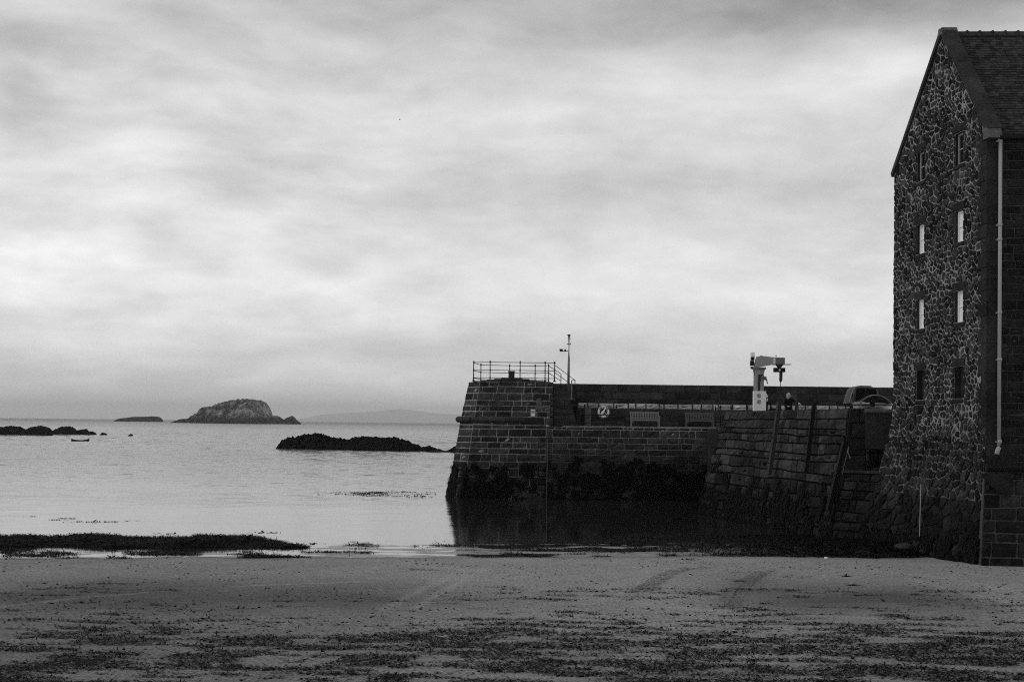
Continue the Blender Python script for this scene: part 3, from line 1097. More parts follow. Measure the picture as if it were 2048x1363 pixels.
# --- quay wall with its deck, running right from the bastion
qx0, qx1 = xr0, onz(1425, 2, 86)
quay = thing('pier_quay_wall', (qx0, YW, 0), 'dark coursed stone quay wall of the pier right of the ladder', 'quay wall')
b = MB()
b.prism([(qx0 + .004, YW, -1), (qx0 + .004, YD, DECK - 0.06), (qx0 + .004, 92.8, DECK - 0.06), (qx0 + .004, 92.8, -1)], (qx1 - qx0 + 6, 0, 0))
b.build('core', 'pier_joint', quay)
one('deck', 'deck', quay, 'box', ((qx0 + qx1 + 6) / 2 + .5, (YD + 93.5) / 2 + 0.1, DECK - 0.028), (qx1 - qx0 + 5, 93.5 - YD, 0.056))
pq = Patch((qx0 + .02, YW, 0), (qx1, YW, 0), (qx0 + .02, YD, DECK - 0.06), (qx1, YD, DECK - 0.06))
blocks(quay, pq, 0, 0, 0.55, 1.3, 0.04, 0.045, 'pier', R1, crs=[(a, min(c, pq.H)) for a, c in c_lo], rough=0.045, wob=0.02)
wall_weed(quay, pq, 3600, 2.3, 13)

# --- back parapet, the low wall in front of it
YP, YB = 91.6, 90.0
px0, px1 = onz(1100, 6, YP), onz(1960, 6, YP)
par = thing('parapet_wall', ((px0 + px1) / 2, YP, DECK), 'long high stone parapet along the seaward side of the pier', 'wall')
b = MB()
b.prism([(px0, YP, DECK - .1), (px1, YP, DECK - .1), (px1, YP, 7.0), (px0, YP, 7.0)], (0, 1.1, 0)).build('core', 'parapet_joint', par)
pp = Patch((px0, YP, 5.5), (px1, YP, 5.5), (px0, YP, 7.12), (px1, YP, 7.12))
blocks(par, pp, 0.36, 0.5, 0.55, 1.25, 0.022, 0.05, 'parapet', R1, rough=0.02, wob=0.008, crs=[(0, .34), (.34, .66), (.66, 1.12), (1.12, 1.62)])
one('wall_top', 'parapet', par, 'box', ((px0 + px1) / 2, YP + 0.56, 7.05), (px1 - px0 + .04, 1.1, 0.09))
bx0, bx1 = onz(1155, 5, YB), onz(1700, 5, YB)
bw = thing('bench_wall', ((bx0 + bx1) / 2, YB, DECK), 'low wall behind the benches with a pale limed top course', 'wall')
b = MB()
b.prism([(bx0, YB, DECK - .05), (bx1, YB, DECK - .05), (bx1, YB, 5.84), (bx0, YB, 5.84)], (0, YP - YB - .06, 0)).build('core', 'pale_joint', bw)
pb = Patch((bx0, YB, DECK), (bx1, YB, DECK), (bx0, YB, 5.48), (bx1, YB, 5.48))
blocks(bw, pb, 0.3, 0.4, 0.7, 1.5, 0.04, 0.05, 'parapet', R1, rough=0.03, wob=0.02)
ptp = Patch((bx0, YB, 5.48), (bx1, YB, 5.48), (bx0, YB, 5.87), (bx1, YB, 5.87))
blocks(bw, ptp, 0.39, 0.4, 0.45, 0.95, 0.05, 0.07, 'pale', R1, name='pale_stone', rough=0.05, wob=0.02, crs=[(0, .39)], cham=0.05)

# --- steps up to the bastion
sx0, sx1 = onz(1108, 5, 88), onz(1152, 5, 88)
steps = thing('stone_steps', ((sx0 + sx1) / 2, 87.4, DECK), 'worn stone steps climbing the pier beside the bastion', 'steps')
for i in range(8):
    y0 = 87.2 + i * 0.3
    one('step', 'step', steps, 'box', ((sx0 + sx1) / 2 - 0.02 * i, (y0 + 91.4) / 2, DECK + 0.2 * i + 0.1), (sx1 - sx0 - 0.04 * i, 91.4 - y0, 0.192))
for i in range(5):
    w = (sx1 - sx0) * (1 - i / 5.5)
    one('step', 'step', steps, 'box', (sx0 + w / 2, 90.6, DECK + 1.6 + 0.2 * i + 0.1), (w, 1.6 - 0.05 * i, 0.192))
one('side_wall', 'parapet', steps, 'box', (sx1 + 0.16, 89.2, DECK + 0.5), (0.26, 1.5, 1.0))

# --- slabs, plaque, notice
sp = onz(1175, 5, YB - .12)
slabthing = tag(one('stone_slab', 'slab', None, 'box', (sp, YB - 0.14, DECK + 0.56), (0.46, 0.09, 1.1)), 'grey upright slab against the low wall beside the life ring', 'slab')
pq_ = at(1077, 806, YT - .3)
tag(one('wall_plaque', 'slab', None, 'box', (pq_.x, 86.46, pq_.z), (0.32, 0.10, 0.74), rot=Matrix.Rotation(-0.16, 3, 'X')), 'tall pale grey plaque set in the bastion face above the notice', 'plaque')
pn = at(1066, 825, 86.3)
sign = thing('notice_sign', (pn.x, 86.28, pn.z - .23), 'small white prohibition notice on the bastion wall', 'sign')
one('panel', 'white', sign, 'box', (pn.x, 86.27, pn.z), (0.27, 0.02, 0.42))
b = MB()
for k in range(20):
    a0, a1 = 6.2832 * k / 20, 6.2832 * (k + 1) / 20
    c = Vector((pn.x, 86.256, pn.z + 0.05))
    b.bar(c + Vector((math.cos(a0), 0, math.sin(a0))) * 0.095, c + Vector((math.cos(a1), 0, math.sin(a1))) * 0.095, 0.006, 0.022)
b.build('prohibition_ring', 'black', sign)
one('slash', 'black', sign, 'bar', (pn.x - .065, 86.254, pn.z + .115), (pn.x + .065, 86.254, pn.z - .015), 0.006, 0.018)
one('figure', 'black', sign, 'bar', (pn.x - .04, 86.2585, pn.z + .02), (pn.x + .05, 86.2585, pn.z + .09), 0.004, 0.03)

# --- railings


def rail_run(parent, pts, H, rails=(0.18, 0.58, 1.0), r=0.03, rr=0.022, posts=None):
    for i, p in enumerate(pts):
        if posts is None or i in posts:
            p = Vector(p)
            o = MB()
            o.tube([p, p + Vector((0, 0, H + .04))], r, 8)
            for f in rails: o.ball(p + Vector((0, 0, H * f)), r * 1.9, 8, 5)
            o.ball(p + Vector((0, 0, H + .07)), r * 1.3, 8, 5)
            o.tube([p, p + Vector((0, 0, .05)), p + Vector((0, 0, .12))], [r * 3.2, r * 2.6, r], 8)
            o.build('post', 'iron', parent, True)
    for f in rails:
        for a, c in zip(pts[:-1], pts[1:]):
            one('rail', 'iron', parent, 'tube', [Vector(a) + Vector((0, 0, H * f)), Vector(c) + Vector((0, 0, H * f))], rr, 6)


tr = thing('bastion_railing', (xm2, YT + .3, TOPZ), 'black iron railing round the top of the bastion', 'railing')
zr = TOPZ + 0.02
yf_, yb_ = YT + 0.35, 90.8
front = [(onz(947, zr, 88.3), 88.3, zr), (onz(980, zr, yf_), yf_, zr), (onz(1023, zr, yf_), yf_, zr), (onz(1040, zr, yf_), yf_, zr)]
F1 = [Vector((onz(x, zr, yf_), yf_, zr)) for x in (961, 980, 1040, 1090, 1109)]
B1 = [Vector((onz(x, zr, y), y, zr)) for x, y in ((947, 88.6), (961.5, 90.6), (1019, 91.2), (1070, 91.2), (1097, 90.4))]
F1[0] = Vector((onz(947, zr, 87.6), 87.6, zr))
rail_run(tr, [F1[0], F1[1], F1[2], F1[3], F1[4]], 1.16)
rail_run(tr, [F1[0], B1[1], B1[2], B1[3], B1[4]], 1.13, posts={1, 2, 3, 4})
# stair rails running down to the right
sr = thing('stair_handrail', (F1[4].x, 89, zr), 'sloping black iron handrail beside the bastion steps', 'railing')
for (xa, ya), (xb, yb), Yr in (((1110, 730), (1150, 760), 88.0), ((1097, 731), (1122, 747), 90.4)):
    for dz in (0.0, -0.45):
        a, c = at(xa, ya, Yr), at(xb, yb, Yr)
        one('rail', 'iron', sr, 'tube', [a + Vector((0, 0, dz)), c + Vector((0, 0, dz))], 0.022, 6)
    c = at(xb, yb, Yr)
    one('post', 'iron', sr, 'tube', [c, Vector((c.x, c.y, 6.2))], 0.026, 6)
c = at(1143.5, 760, 88.0)
one('post', 'steel', sr, 'tube', [c, Vector((c.x, c.y, 6.0))], 0.035, 6)
a = at(1150, 760, 88.0)
one('rail', 'iron', sr, 'tube', [a, c], 0.022, 6)

qr = thing('quay_railing', (onz(1105, 5, YD + .5), YD + .5, DECK), 'black iron railing along the quay edge in front of the steps', 'railing')
yq = YD + 0.35
rail_run(qr, [Vector((onz(x, 5, yq), yq, DECK)) for x in (1104, 1169, 1233)], 1.2, rails=(0.16, 0.56, 0.98), r=0.034)
er = thing('quay_railing', (onz(1431, 5, 84), 84, DECK), 'short black iron railing right of the second bench', 'railing')
rail_run(er, [Vector((onz(1431, 5, 85), 85, DECK)), Vector((onz(1441, 5, 80), 80, DECK)), Vector((onz(1462, 5, 80), 80, DECK)), Vector((onz(1495, 5, 80), 80, DECK))], 1.14, rails=(0.16, 0.56, 0.98), r=0.034)

# --- ladder
lx0, lx1 = onz(1074, 2, YW), onz(1092, 2, YW)
lad = thing('quay_ladder', ((lx0 + lx1) / 2, YW - .2, 0), 'steel access ladder down the pier face beside the notice', 'ladder')
yo = lambda z: YW + (YD - YW) * z / DECK - 0.16
LT = [(lx1 + .03, yo(-.4), -0.4), (lx1 + .12, yo(DECK), DECK), (lx1 + .16, yo(DECK) - .02, DECK + 1.0), (lx1 + .2, yo(DECK) + .3, DECK + 1.0), (lx1 + .2, yo(DECK) + .34, DECK + .86)]
one('stile', 'rust', lad, 'tube', LT, 0.026, 6)
one('stile', 'darksteel', lad, 'tube', [(lx0, yo(-.4), -0.4), (lx0 + .08, yo(3.4), 3.4), (lx0 + 0.1, yo(DECK), DECK - 0.3)], 0.016, 6)
one('grab_rail', 'steel', lad, 'tube', [(lx1 + .02, yo(DECK) + .05, DECK - .7), (lx1 + .06, yo(DECK) + .05, DECK + 1.02), (lx1 + .12, yo(DECK), DECK + 1.04)], 0.02, 6)
for i in range(14):
    z = 0.05 + i * 0.3
    one('rung', 'darksteel', lad, 'tube', [(lx0 + .02 * z, yo(z), z), (lx1 + .03 + .02 * z, yo(z), z)], 0.012, 5)

# --- mast with cameras
mp = at(1136.5, 790, 89.4)
mast = thing('instrument_mast', mp, 'tall thin grey mast with a camera arm beside the bastion', 'mast')
mt = at(1138, 672, 89.4)
one('pole', 'steel', mast, 'tube', [mp, (mp.x + .01, mp.y, mp.z + 1.9), mt], [0.085, 0.08, 0.055], 10, smooth=True)
b = MB()
b.tube([mt + Vector((0, 0, -.02)), mt + Vector((0, 0, .03))], 0.06, 8).box(mt + Vector((0, 0, 0.07)), (0.2, 0.2, 0.07))
b.build('top_sensor', 'darksteel', mast)
q = at(1138, 688, 89.4)
one('collar', 'darksteel', mast, 'box', q, (0.26, 0.12, 0.05))
q = at(1136, 702, 89.4)
one('arm', 'darksteel', mast, 'bar', q, q + Vector((-.52, 0, 0)), 0.05, 0.05)
b = MB()
b.box(q + Vector((-.43, 0, .06)), (0.2, 0.12, 0.1)).box(q + Vector((-.18, 0, .07)), (0.1, 0.1, 0.1)).box(q + Vector((-.43, -.02, .12)), (0.24, 0.16, 0.02))
b.build('camera_housing', 'black', mast)
for dx in (-.38, -.15):
    one('brace', 'darksteel', mast, 'tube', [mp + Vector((0, -.05, .35)), mp + Vector((dx, -1.0, -1.0))], 0.02, 5)
one('cable', 'black', mast, 'tube', [mt + Vector((.06, 0, -.05)), mt + Vector((.13, 0, -.2)), mt + Vector((.12, 0, -.4)), mt + Vector((.06, 0, -.55)), mt + Vector((.07, 0, -1.6))], 0.008, 4)

# --- life ring
lc = at(1207, 823, 89.8)
lr = thing('life_ring', lc - Vector((0, 0, .4)), 'white life ring with throw line hanging on the low wall', 'life ring')
b = MB()
n1_, n2_ = 28, 8
vs, fs = [], []
for i in range(n1_):
    a = 6.2832 * i / n1_
    for k in range(n2_):
        t = 6.2832 * k / n2_
        rad = 0.30 + 0.075 * math.cos(t)
        vs.append(lc + Vector((rad * math.cos(a), 0.06 * math.sin(t), rad * math.sin(a))))
for i in range(n1_):
    for k in range(n2_):
        fs.append((i * n2_ + k, ((i + 1) % n1_) * n2_ + k, ((i + 1) % n1_) * n2_ + (k + 1) % n2_, i * n2_ + (k + 1) % n2_))
b.add(vs, fs).build('ring', 'white', lr, True)
for a in (0.7, 2.3, 3.9, 5.5):
    c = lc + Vector((0.3 * math.cos(a), -.002, 0.3 * math.sin(a)))
    one('strap', 'cranepaint2', lr, 'box', c, (0.1, 0.14, 0.17), rot=Matrix.Rotation(-a, 3, 'Y'))
one('throw_line_bag', 'white', lr, 'tube', [lc + Vector((-.15, -.06, -.22)), lc + Vector((-.05, -.07, -.02)), lc + Vector((.05, -.06, .1)), lc + Vector((.12, -.05, .24))], [0.09, 0.08, 0.045, 0.03], 8, smooth=True)
one('rope', 'white', lr, 'tube', [lc + Vector((.22, -.06, -.2)), lc + Vector((.05, -.07, -.02)), lc + Vector((-.03, -.06, .15))], 0.014, 5)
one('rope', 'trim', lr, 'tube', [lc + Vector((.38 * math.cos(t), -.02, .42 * math.sin(t))) for t in [3.4 + 0.25 * k for k in range(12)]], 0.012, 5)

# --- benches


def bench(px, wpx, mat, label):
    y = 89.0
    c = Vector((onz(px, 5, y), y, DECK))
    W = wpx / F * y
    t = thing('park_bench', c, label, 'bench', 'benches against the low wall')
    for s in (-1, 1):
        x = c.x + s * (W / 2 - 0.04)
        one('leg', mat, t, 'bar', (x, y - .28, DECK), (x, y - .28, DECK + .62), 0.07, 0.07)
        one('leg', mat, t, 'bar', (x, y + .25, DECK), (x, y + .36, DECK + .92), 0.07, 0.07)
        one('armrest', mat, t, 'bar', (x, y - .33, DECK + .64), (x, y + .3, DECK + .64), 0.08, 0.04)
        one('brace', mat, t, 'prism', [(x - s * .03, y - .26, DECK + .36), (x - s * .2, y - .26, DECK + .36), (x - s * .03, y - .26, DECK + .2)], (0, 0.04, 0))
    for k in range(5):
        one('seat_slat', mat, t, 'box', (c.x, y - .27 + k * .12, DECK + .43), (W - .1, 0.1, 0.025))
    one('apron', mat, t, 'box', (c.x, y - .31, DECK + .38), (W - .16, 0.03, 0.07))
    one('back_rail', mat, t, 'bar', (c.x - W / 2 + .08, y + .34, DECK + .87), (c.x + W / 2 - .08, y + .34, DECK + .87), 0.05, 0.09)
    one('back_rail', mat, t, 'bar', (c.x - W / 2 + .08, y + .27, DECK + .5), (c.x + W / 2 - .08, y + .27, DECK + .5), 0.05, 0.06)
    n = 16
    for k in range(n):
        x = c.x - W / 2 + 0.14 + (W - .28) * k / (n - 1)
        one('back_slat', mat, t, 'bar', (x, y + .265, DECK + .52), (x, y + .325, DECK + .84), 0.055, 0.02, up=Vector((0, 1, 0)))


bench(1290, 58, 'wood', 'pale slatted wooden bench nearer the life ring')
bench(1399, 56, 'wood2', 'darker slatted wooden bench nearer the crane')

# ================================================================== INNER QUAY (upright slabs, leaning back)
R2 = random.Random(202)
IT = 5.24
A0, B0 = Vector((9.62, 72.3, 0.0)), Vector((12.75, 56.6, 0.0))            # foot of the wall
A1, B1_ = Vector((11.0, 72.9, IT)), Vector((13.42, 56.6, IT))            # its top
mixz = lambda a, c, z, z1: a + (c - a) * (z / z1)
Am, Bm = mixz(A0, A1, DECK, IT), mixz(B0, B1_, DECK, IT)
Aml = Am + (A0 - B0).normalized() * 0.9
A0l = A0 + (A0 - B0).normalized() * 0.2
inner = thing('inner_quay_wall', A0, 'sloping inner quay wall of dark upright slabs with timber fenders', 'quay wall')
backd = Vector((0.985, 0.17, 0))
b = MB()
dk = Vector((0.4, 0, 0))
b.prism([A0l + dk - Vector((0, 0, 1)), B0 + dk - Vector((0, 0, 1)), Bm + dk - Vector((0, 0, .06)), Aml + dk - Vector((0, 0, .06))], backd * 6)
b.build('core', 'quay_gap', inner)
b = MB()
b.prism([Am + Vector((.3, 0, -.07)), Bm + Vector((.3, 0, -.07)), B1_ + Vector((.3, 0, -.02)), A1 + Vector((.3, 0, -.02))], backd * .7)
b.build('parapet_core', 'quay_gap', inner)
p_lo = Patch(A0l, B0, Aml, Bm)
p_hi = Patch(Am, Bm, A1, B1_)
skin(inner, p_lo, 'quay_gap', 'joint_face')
skin(inner, p_hi, 'quay_gap', 'joint_face')
blocks(inner, p_lo, 0.3, 0.56, 0.5, 1.5, 0.02, 0.06, 'quay', R2, rough=0.05, wob=0.06, cham=0.04, name='slab')
blocks(inner, p_hi, 0.4, 0.44, 0.7, 1.5, 0.018, 0.05, 'quay', R2, rough=0.04, wob=0.03, cham=0.03, name='slab')
one('wall_top', 'quay', inner, 'prism', [A1 + Vector((-.02, 0, -.06)), B1_ + Vector((-.02, 0, -.06)), B1_ + backd + Vector((0, 0, -.06)), A1 + backd + Vector((0, 0, -.06))], (0, 0, 0.07))
one('deck', 'deck', inner, 'prism', [Aml + Vector((.05, 0, -.05)), Am + Vector((.35, 0, -.05)), Bm + Vector((.35, 0, -.05)), Bm + Vector((14, 2, -.05)), Vector((27, 93, Am.z - .05)), Vector((11.9, 86.2, Am.z - .05))], (0, 0, 0.048))
one('far_core', 'pier', inner, 'prism', [Vector((A0l.x + .45, A0l.y + .3, -1)), Vector((24, 76, -1)), Vector((26, 88, -1)), Vector((11.9, 86.1, -1))], (0, 0, DECK + .9))
one('end_face', 'quay', inner, 'prism', [Aml + Vector((0, .02, -.03)), A0l + Vector((0, .02, 0)), A0l + backd * 5.8 + Vector((0, 0.02, 0)), Aml + backd * 5 + Vector((0, 0.02, -.03))], (0, 0.06, 0))
wall_weed(inner, p_lo, 5200, 2.3, 14, (0.2, 0.5), 0.44)
# timber fenders on the slope


def fender(p0, p1, w, mat, label):
    """a squared timber leaning on the wall; p0 foot, p1 head in picture points"""
    n = p_lo.n

    def hit(px, py):
        d = ray(px, py)
        o = Vector((0, 0, EYE))
        t = (A0 - o).dot(n) / d.dot(n)
        return o + d * t + n * 0.2
    a, c = hit(*p0), hit(*p1)
    t = thing('timber_fender', a, label, 'fender', 'timber fenders on the inner quay wall')
    one('beam', mat, t, 'bar', a, c, w, 0.16, up=n)
    for f in (0.15, 0.5, 0.85):
        q = a + (c - a) * f + n * 0.09
        one('bolt', 'iron', t, 'tube', [q, q + n * 0.03], 0.03, 6)
    return a, c


fender((1547, 950), (1567, 806), 0.22, 'timber', 'long pale-edged timber fender rising past the top of the inner quay')
fender((1621, 945), (1637, 808), 0.1, 'timber_dark', 'thin dark timber fender in the middle of the inner quay')
fender((1666, 1022), (1699, 885), 0.18, 'timber_dark', 'dark timber fender beside the recess in the quay')
dl = None

# ================================================================== RECESS, SEA WALL AND BUILDING
Rc = Vector((15.70, 47.0, 0))
Lc = Vector((14.86, 55.4, 0))
ug = (Lc - Rc).normalized()                # along the gable, away from the camera
sd_ = Vector((1, -0.05, 0)).normalized()   # along the side wall, to the right
gn = Vector((-ug.y, ug.x, 0)).normalized()
if gn.x > 0: gn = -gn
W = (Lc - Rc).length
EAV, APX, UA = 14.4, 18.62, 3.75
ZF = 5.25                                  # below this height the gable flares into the sea wall
B = lambda u, s, z: Rc + ug * u + sd_ * s + Vector((0, 0, z))

# --- sea wall under the gable
R3 = random.Random(303)
sw = thing('sea_wall', Rc + gn * 0.5, 'battered sea wall of dark mixed blocks under the stone building', 'wall')
flR, flL = 0.32, 1.45
foot = lambda u, k=1.0: Rc + ug * u + gn * (flR + (flL - flR) * u / W) * k
fz = lambda z: (1 - z / ZF) ** 1.25        # how far the flare stands out at height z
ZS = 2.1                                   # coursed blocks below, rubble above
fpt = lambda u, z, off=0.0: foot(u, fz(z)) + Vector((0, 0, z)) + gn * off
patches = []
for z0, z1 in ((0.0, 1.05), (1.05, ZS)):
    patches.append(Patch(fpt(W + .25, z0), fpt(0, z0), fpt(W + .25, z1), fpt(0, z1)))
for p in patches:
    skin(sw, p, 'base_gap')
wall_weed(sw, patches[0], 2300, 1.0, 15, (0.12, 0.3), 0.42)
# low front below the side wall
ZL = 3.1
fr0, fr1 = foot(0, 1.0), foot(0, 0) + sd_ * 8 - Vector((0, .55, 0))
ft0, ft1 = foot(0, fz(ZL)) + Vector((0, -0.02, ZL)), foot(0, 0) + sd_ * 8 + Vector((0, -.25, ZL))
p = Patch(fr0 + Vector((0, -.35, 0)), fr1, ft0 + Vector((0, -.05, 0)), ft1)
b = MB()
b.prism([p.c[0], p.c[1], p.c[3], p.c[2]], (0, 2.0, 0)).build('front_core', 'front_joint', sw)
blocks(sw, p, 0.3, 0.5, 0.5, 1.1, 0.03, 0.06, 'base', R3, rough=0.04, wob=0.04, cham=0.03)
# corbel and the beam over it
one('corbel', 'base', sw, 'prism', [B(-.05, -.25, 3.05), B(-.05, 0.75, 3.05), B(-.05, 0.62, 2.35), B(-.05, 0.2, 2.45)], (0, -0.34, 0))
bm0, bm1 = B(0, -0.12, 3.24), B(0, 6.0, 3.24)
tag(one('drain_beam', 'black', None, 'tube', [bm0 + Vector((0, -.3, 0)), bm1 + Vector((0, -.3, 0))], 0.14, 10), 'black horizontal pipe along the foot of the side wall', 'pipe')

# --- wall under the recess and the recess itself
tz = 2.72
ra, rb = B0.copy(), fpt(W - .3, 0) + Vector((.1, 0, 0))
rp_ = Patch(ra, rb, mixz(B0, B1_, tz, IT), fpt(W - .3, tz) + Vector((.1, 0, 0)))
rec = thing('quay_recess', ra, 'dark stepped recess with smooth concrete panel between quay and building', 'recess')
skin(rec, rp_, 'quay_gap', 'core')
blocks(rec, rp_, 0.36, 0.5, 0.5, 1.1, 0.02, 0.05, 'quay', R2, rough=0.04, wob=0.04, cham=0.03, name='slab')
one('sill', 'panel', rec, 'prism', [rp_.c[2] + Vector((-.3, -.08, 0)), rp_.c[3] + Vector((0, -.1, 0)), rp_.c[3] + Vector((.3, 1.5, 0)), rp_.c[2] + Vector((-.25, 0.8, 0))], (0, 0, 0.09))
yr = 56.48
xP = onz(1731, 4, yr)
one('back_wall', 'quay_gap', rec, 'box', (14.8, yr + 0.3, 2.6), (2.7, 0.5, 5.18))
pw = Patch((13.1, yr, tz), (xP, yr, tz), (13.43, yr, IT + .02), (xP, yr, IT + .02))
blocks(rec, pw, 0.5, 0.7, 0.5, 0.9, 0.02, 0.05, 'dressed', R2, rough=0.01)
pw2 = Patch((xP, yr, tz), (15.4, yr, tz), (xP, yr, 3.7), (15.4, yr, 3.7))
blocks(rec, pw2, 0.2, 0.35, 0.25, 0.5, 0.03, 0.05, 'base', R2, rough=0.03)
xA, xB = onz(1732, 4, yr - .2), onz(1790, 4, yr - .2)
one('panel', 'panel', rec, 'box', ((xA + xB) / 2, yr - 0.05, 4.42), (xB - xA, 0.12, 1.5))
one('panel_lip', 'slab', rec, 'tube', [(xA - .03, yr - .14, 5.16), (xB + .02, yr - .14, 5.16)], 0.085, 8)
# small rope end hanging in the recess
hp = at(1697, 893, 56.2)
rp = thing('mooring_rope', hp - Vector((0, 0, .4)), 'short frayed pale rope end hanging at the recess edge', 'rope')
one('line', 'trim', rp, 'tube', [hp, hp + Vector((-.03, -.05, -.22)), hp + Vector((.06, -.05, -.45))], [0.012, 0.016, 0.022], 6)
one('thin_line', 'trim', rp, 'tube', [hp, hp + Vector((-.2, -.08, -.8)), hp + Vector((-.28, -.1, -1.15))], 0.009, 5)

# --- building
bld = thing('stone_building', Rc, 'tall gabled stone warehouse with slate roof at the right', 'building')
LEN = 7.5
wins = [(u, z) for u in (2.25, 5.72) for z in (6.1, 8.74, 11.53, 14.24)]
WW, WH = 0.72, 1.1
roofz = lambda u: EAV + (APX - EAV) * (u / UA if u < UA else (W - u) / (W - UA))
# gable face with real openings: lime mortar laid unevenly over and between the stones
ZS = 2.1
nu_, nv_ = 150, 290
vs, fs, ok_ = [], [], []
ub = sorted([W * i / nu_ for i in range(nu_ + 1)])
vb = sorted([ZS + (APX - ZS) * i / nv_ for i in range(nv_ + 1)])
snap = lambda arr, x: min(range(len(arr)), key=lambda i: abs(arr[i] - x))
for u in (2.25, 5.72):
    for e_ in (u - WW / 2, u + WW / 2): ub[snap(ub, e_)] = e_
for z in (6.1, 8.74, 11.53, 14.24):
    for e_ in (z - WH / 2, z + WH / 2): vb[snap(vb, e_)] = e_


def gpt(u, v, off):                        # on the gable, or on the flared foot below it
    if v >= ZF: return B(u, 0, v) + gn * off
    return fpt(u, v, off)


for v in vb:
    for u in ub:
        vv = min(v, roofz(u))
        near_w = any(abs(u - a) < WW / 2 + .08 and abs(vv - c) < WH / 2 + .08 for a, c in wins)
        n_ = sfbm(u * 3.2, vv * 4.6, 611, 3, .6) - .5
        n2_ = sfbm(u * .5, vv * .6, 617, 3) - .5
        vs.append(gpt(u, vv, 0.0 if near_w or u < .02 else n_ * .085 + n2_ * .05 - .004))
for j_ in range(nv_):
    for i_ in range(nu_):
        um, vm = (ub[i_] + ub[i_ + 1]) / 2, (vb[j_] + vb[j_ + 1]) / 2
        if vm > roofz(um) or any(abs(um - a) < WW / 2 and abs(vm - c) < WH / 2 for a, c in wins): continue
        a = j_ * (nu_ + 1) + i_
        fs.append((a, a + nu_ + 1, a + nu_ + 2, a + 1))
gable = mesh_obj('gable_wall', vs, fs, 'mortar', bld)
holes = []
for (u, z) in wins:
    holes.append((u - WW / 2 - 0.13, u + WW / 2 + 0.13, z - WH / 2 - 0.17, z + WH / 2 + 0.3))
QW = 0.42
R4 = random.Random(404)


holes.append((-1, QW, ZF - 0.35, 30))
cl = rubble_cells([(0.0, .03), (W - .03, .03), (W - .03, EAV), (UA, APX - .1), (0.02, EAV)], lambda u, v: v < roofz(min(u, W)) - 0.2 and u < W - .1, holes, 0.285, 0.205, 0.028, R4, True)
for k_, (ar, poly) in enumerate(cl):       # nothing may stick out past the skews
    for sgn, (pa_, pb2) in ((1, ((0, EAV), (UA, APX))), (1, ((UA, APX), (W, EAV)))):
        nx, ny = -(pb2[1] - pa_[1]), (pb2[0] - pa_[0])
        l = math.hypot(nx, ny)
        poly = clip(poly, (nx / l, ny / l), (nx * pa_[0] + ny * pa_[1]) / l - .1)
    cl[k_] = (ar, poly)
cl = [c_ for c_ in cl if len(c_[1]) >= 3]
cz_ = lambda c_: sum(p[1] for p in c_[1]) / len(c_[1])
hi_ = [c_ for c_ in cl if cz_(c_) > 4.1]
lo_ = [c_ for c_ in cl if ZS < cz_(c_) <= 4.1]
foot_ = [c_ for c_ in cl if cz_(c_) <= ZS]
rubble(gable, hi_, gpt, 0.03, 'rubble', R4, 220)
rubble(gable, lo_, gpt, 0.05, 'base', R4, 80, 'foot_stone')
rubble(sw, foot_, gpt, 0.06, 'base', R4, 200, 'stone')
# quoins on the near corner
z = ZF - 2.0
k = 0
while z < EAV - 0.1:
    h = R4.uniform(0.36, 0.52)
    z1 = min(z + h, EAV)
    lu, ls = (0.62, 0.34) if k % 2 else (0.38, 0.62)
    b = MB()
    lo = B(-0.03, -0.035, z + .008); g0 = 0.012
    b.prism([B(-.035, -.04, z + g0), B(lu, -.04, z + g0), B(lu, 0.06, z + g0), B(.06, .06, z + g0), B(.06, ls, z + g0), B(-.035, ls, z + g0)], (0, 0, z1 - z - 2 * g0))
    b.build('quoin', 'dressed', bld)
    z = z1; k += 1
# side wall
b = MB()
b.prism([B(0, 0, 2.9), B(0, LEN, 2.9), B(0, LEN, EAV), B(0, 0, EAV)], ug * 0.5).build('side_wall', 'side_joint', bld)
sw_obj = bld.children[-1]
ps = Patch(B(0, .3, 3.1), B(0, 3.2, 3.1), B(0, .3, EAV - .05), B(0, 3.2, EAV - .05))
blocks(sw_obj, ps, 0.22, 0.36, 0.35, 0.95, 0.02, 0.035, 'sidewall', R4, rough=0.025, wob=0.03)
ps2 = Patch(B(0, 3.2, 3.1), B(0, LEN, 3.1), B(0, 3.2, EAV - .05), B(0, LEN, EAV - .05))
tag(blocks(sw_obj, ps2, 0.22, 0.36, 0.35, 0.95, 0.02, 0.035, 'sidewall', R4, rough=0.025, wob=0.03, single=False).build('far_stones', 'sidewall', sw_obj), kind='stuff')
one('rear_wall', 'side_joint', bld, 'prism', [B(W, 0.02, 0), B(W, LEN, 0), B(W, LEN, EAV), B(W, .02, EAV)], ug * -0.4)
one('end_wall', 'side_joint', bld, 'prism', [B(0.1, LEN, 3), B(W, LEN, 3), B(W, LEN, EAV), B(UA, LEN, APX - .2), B(.1, LEN, EAV)], sd_ * -0.3)
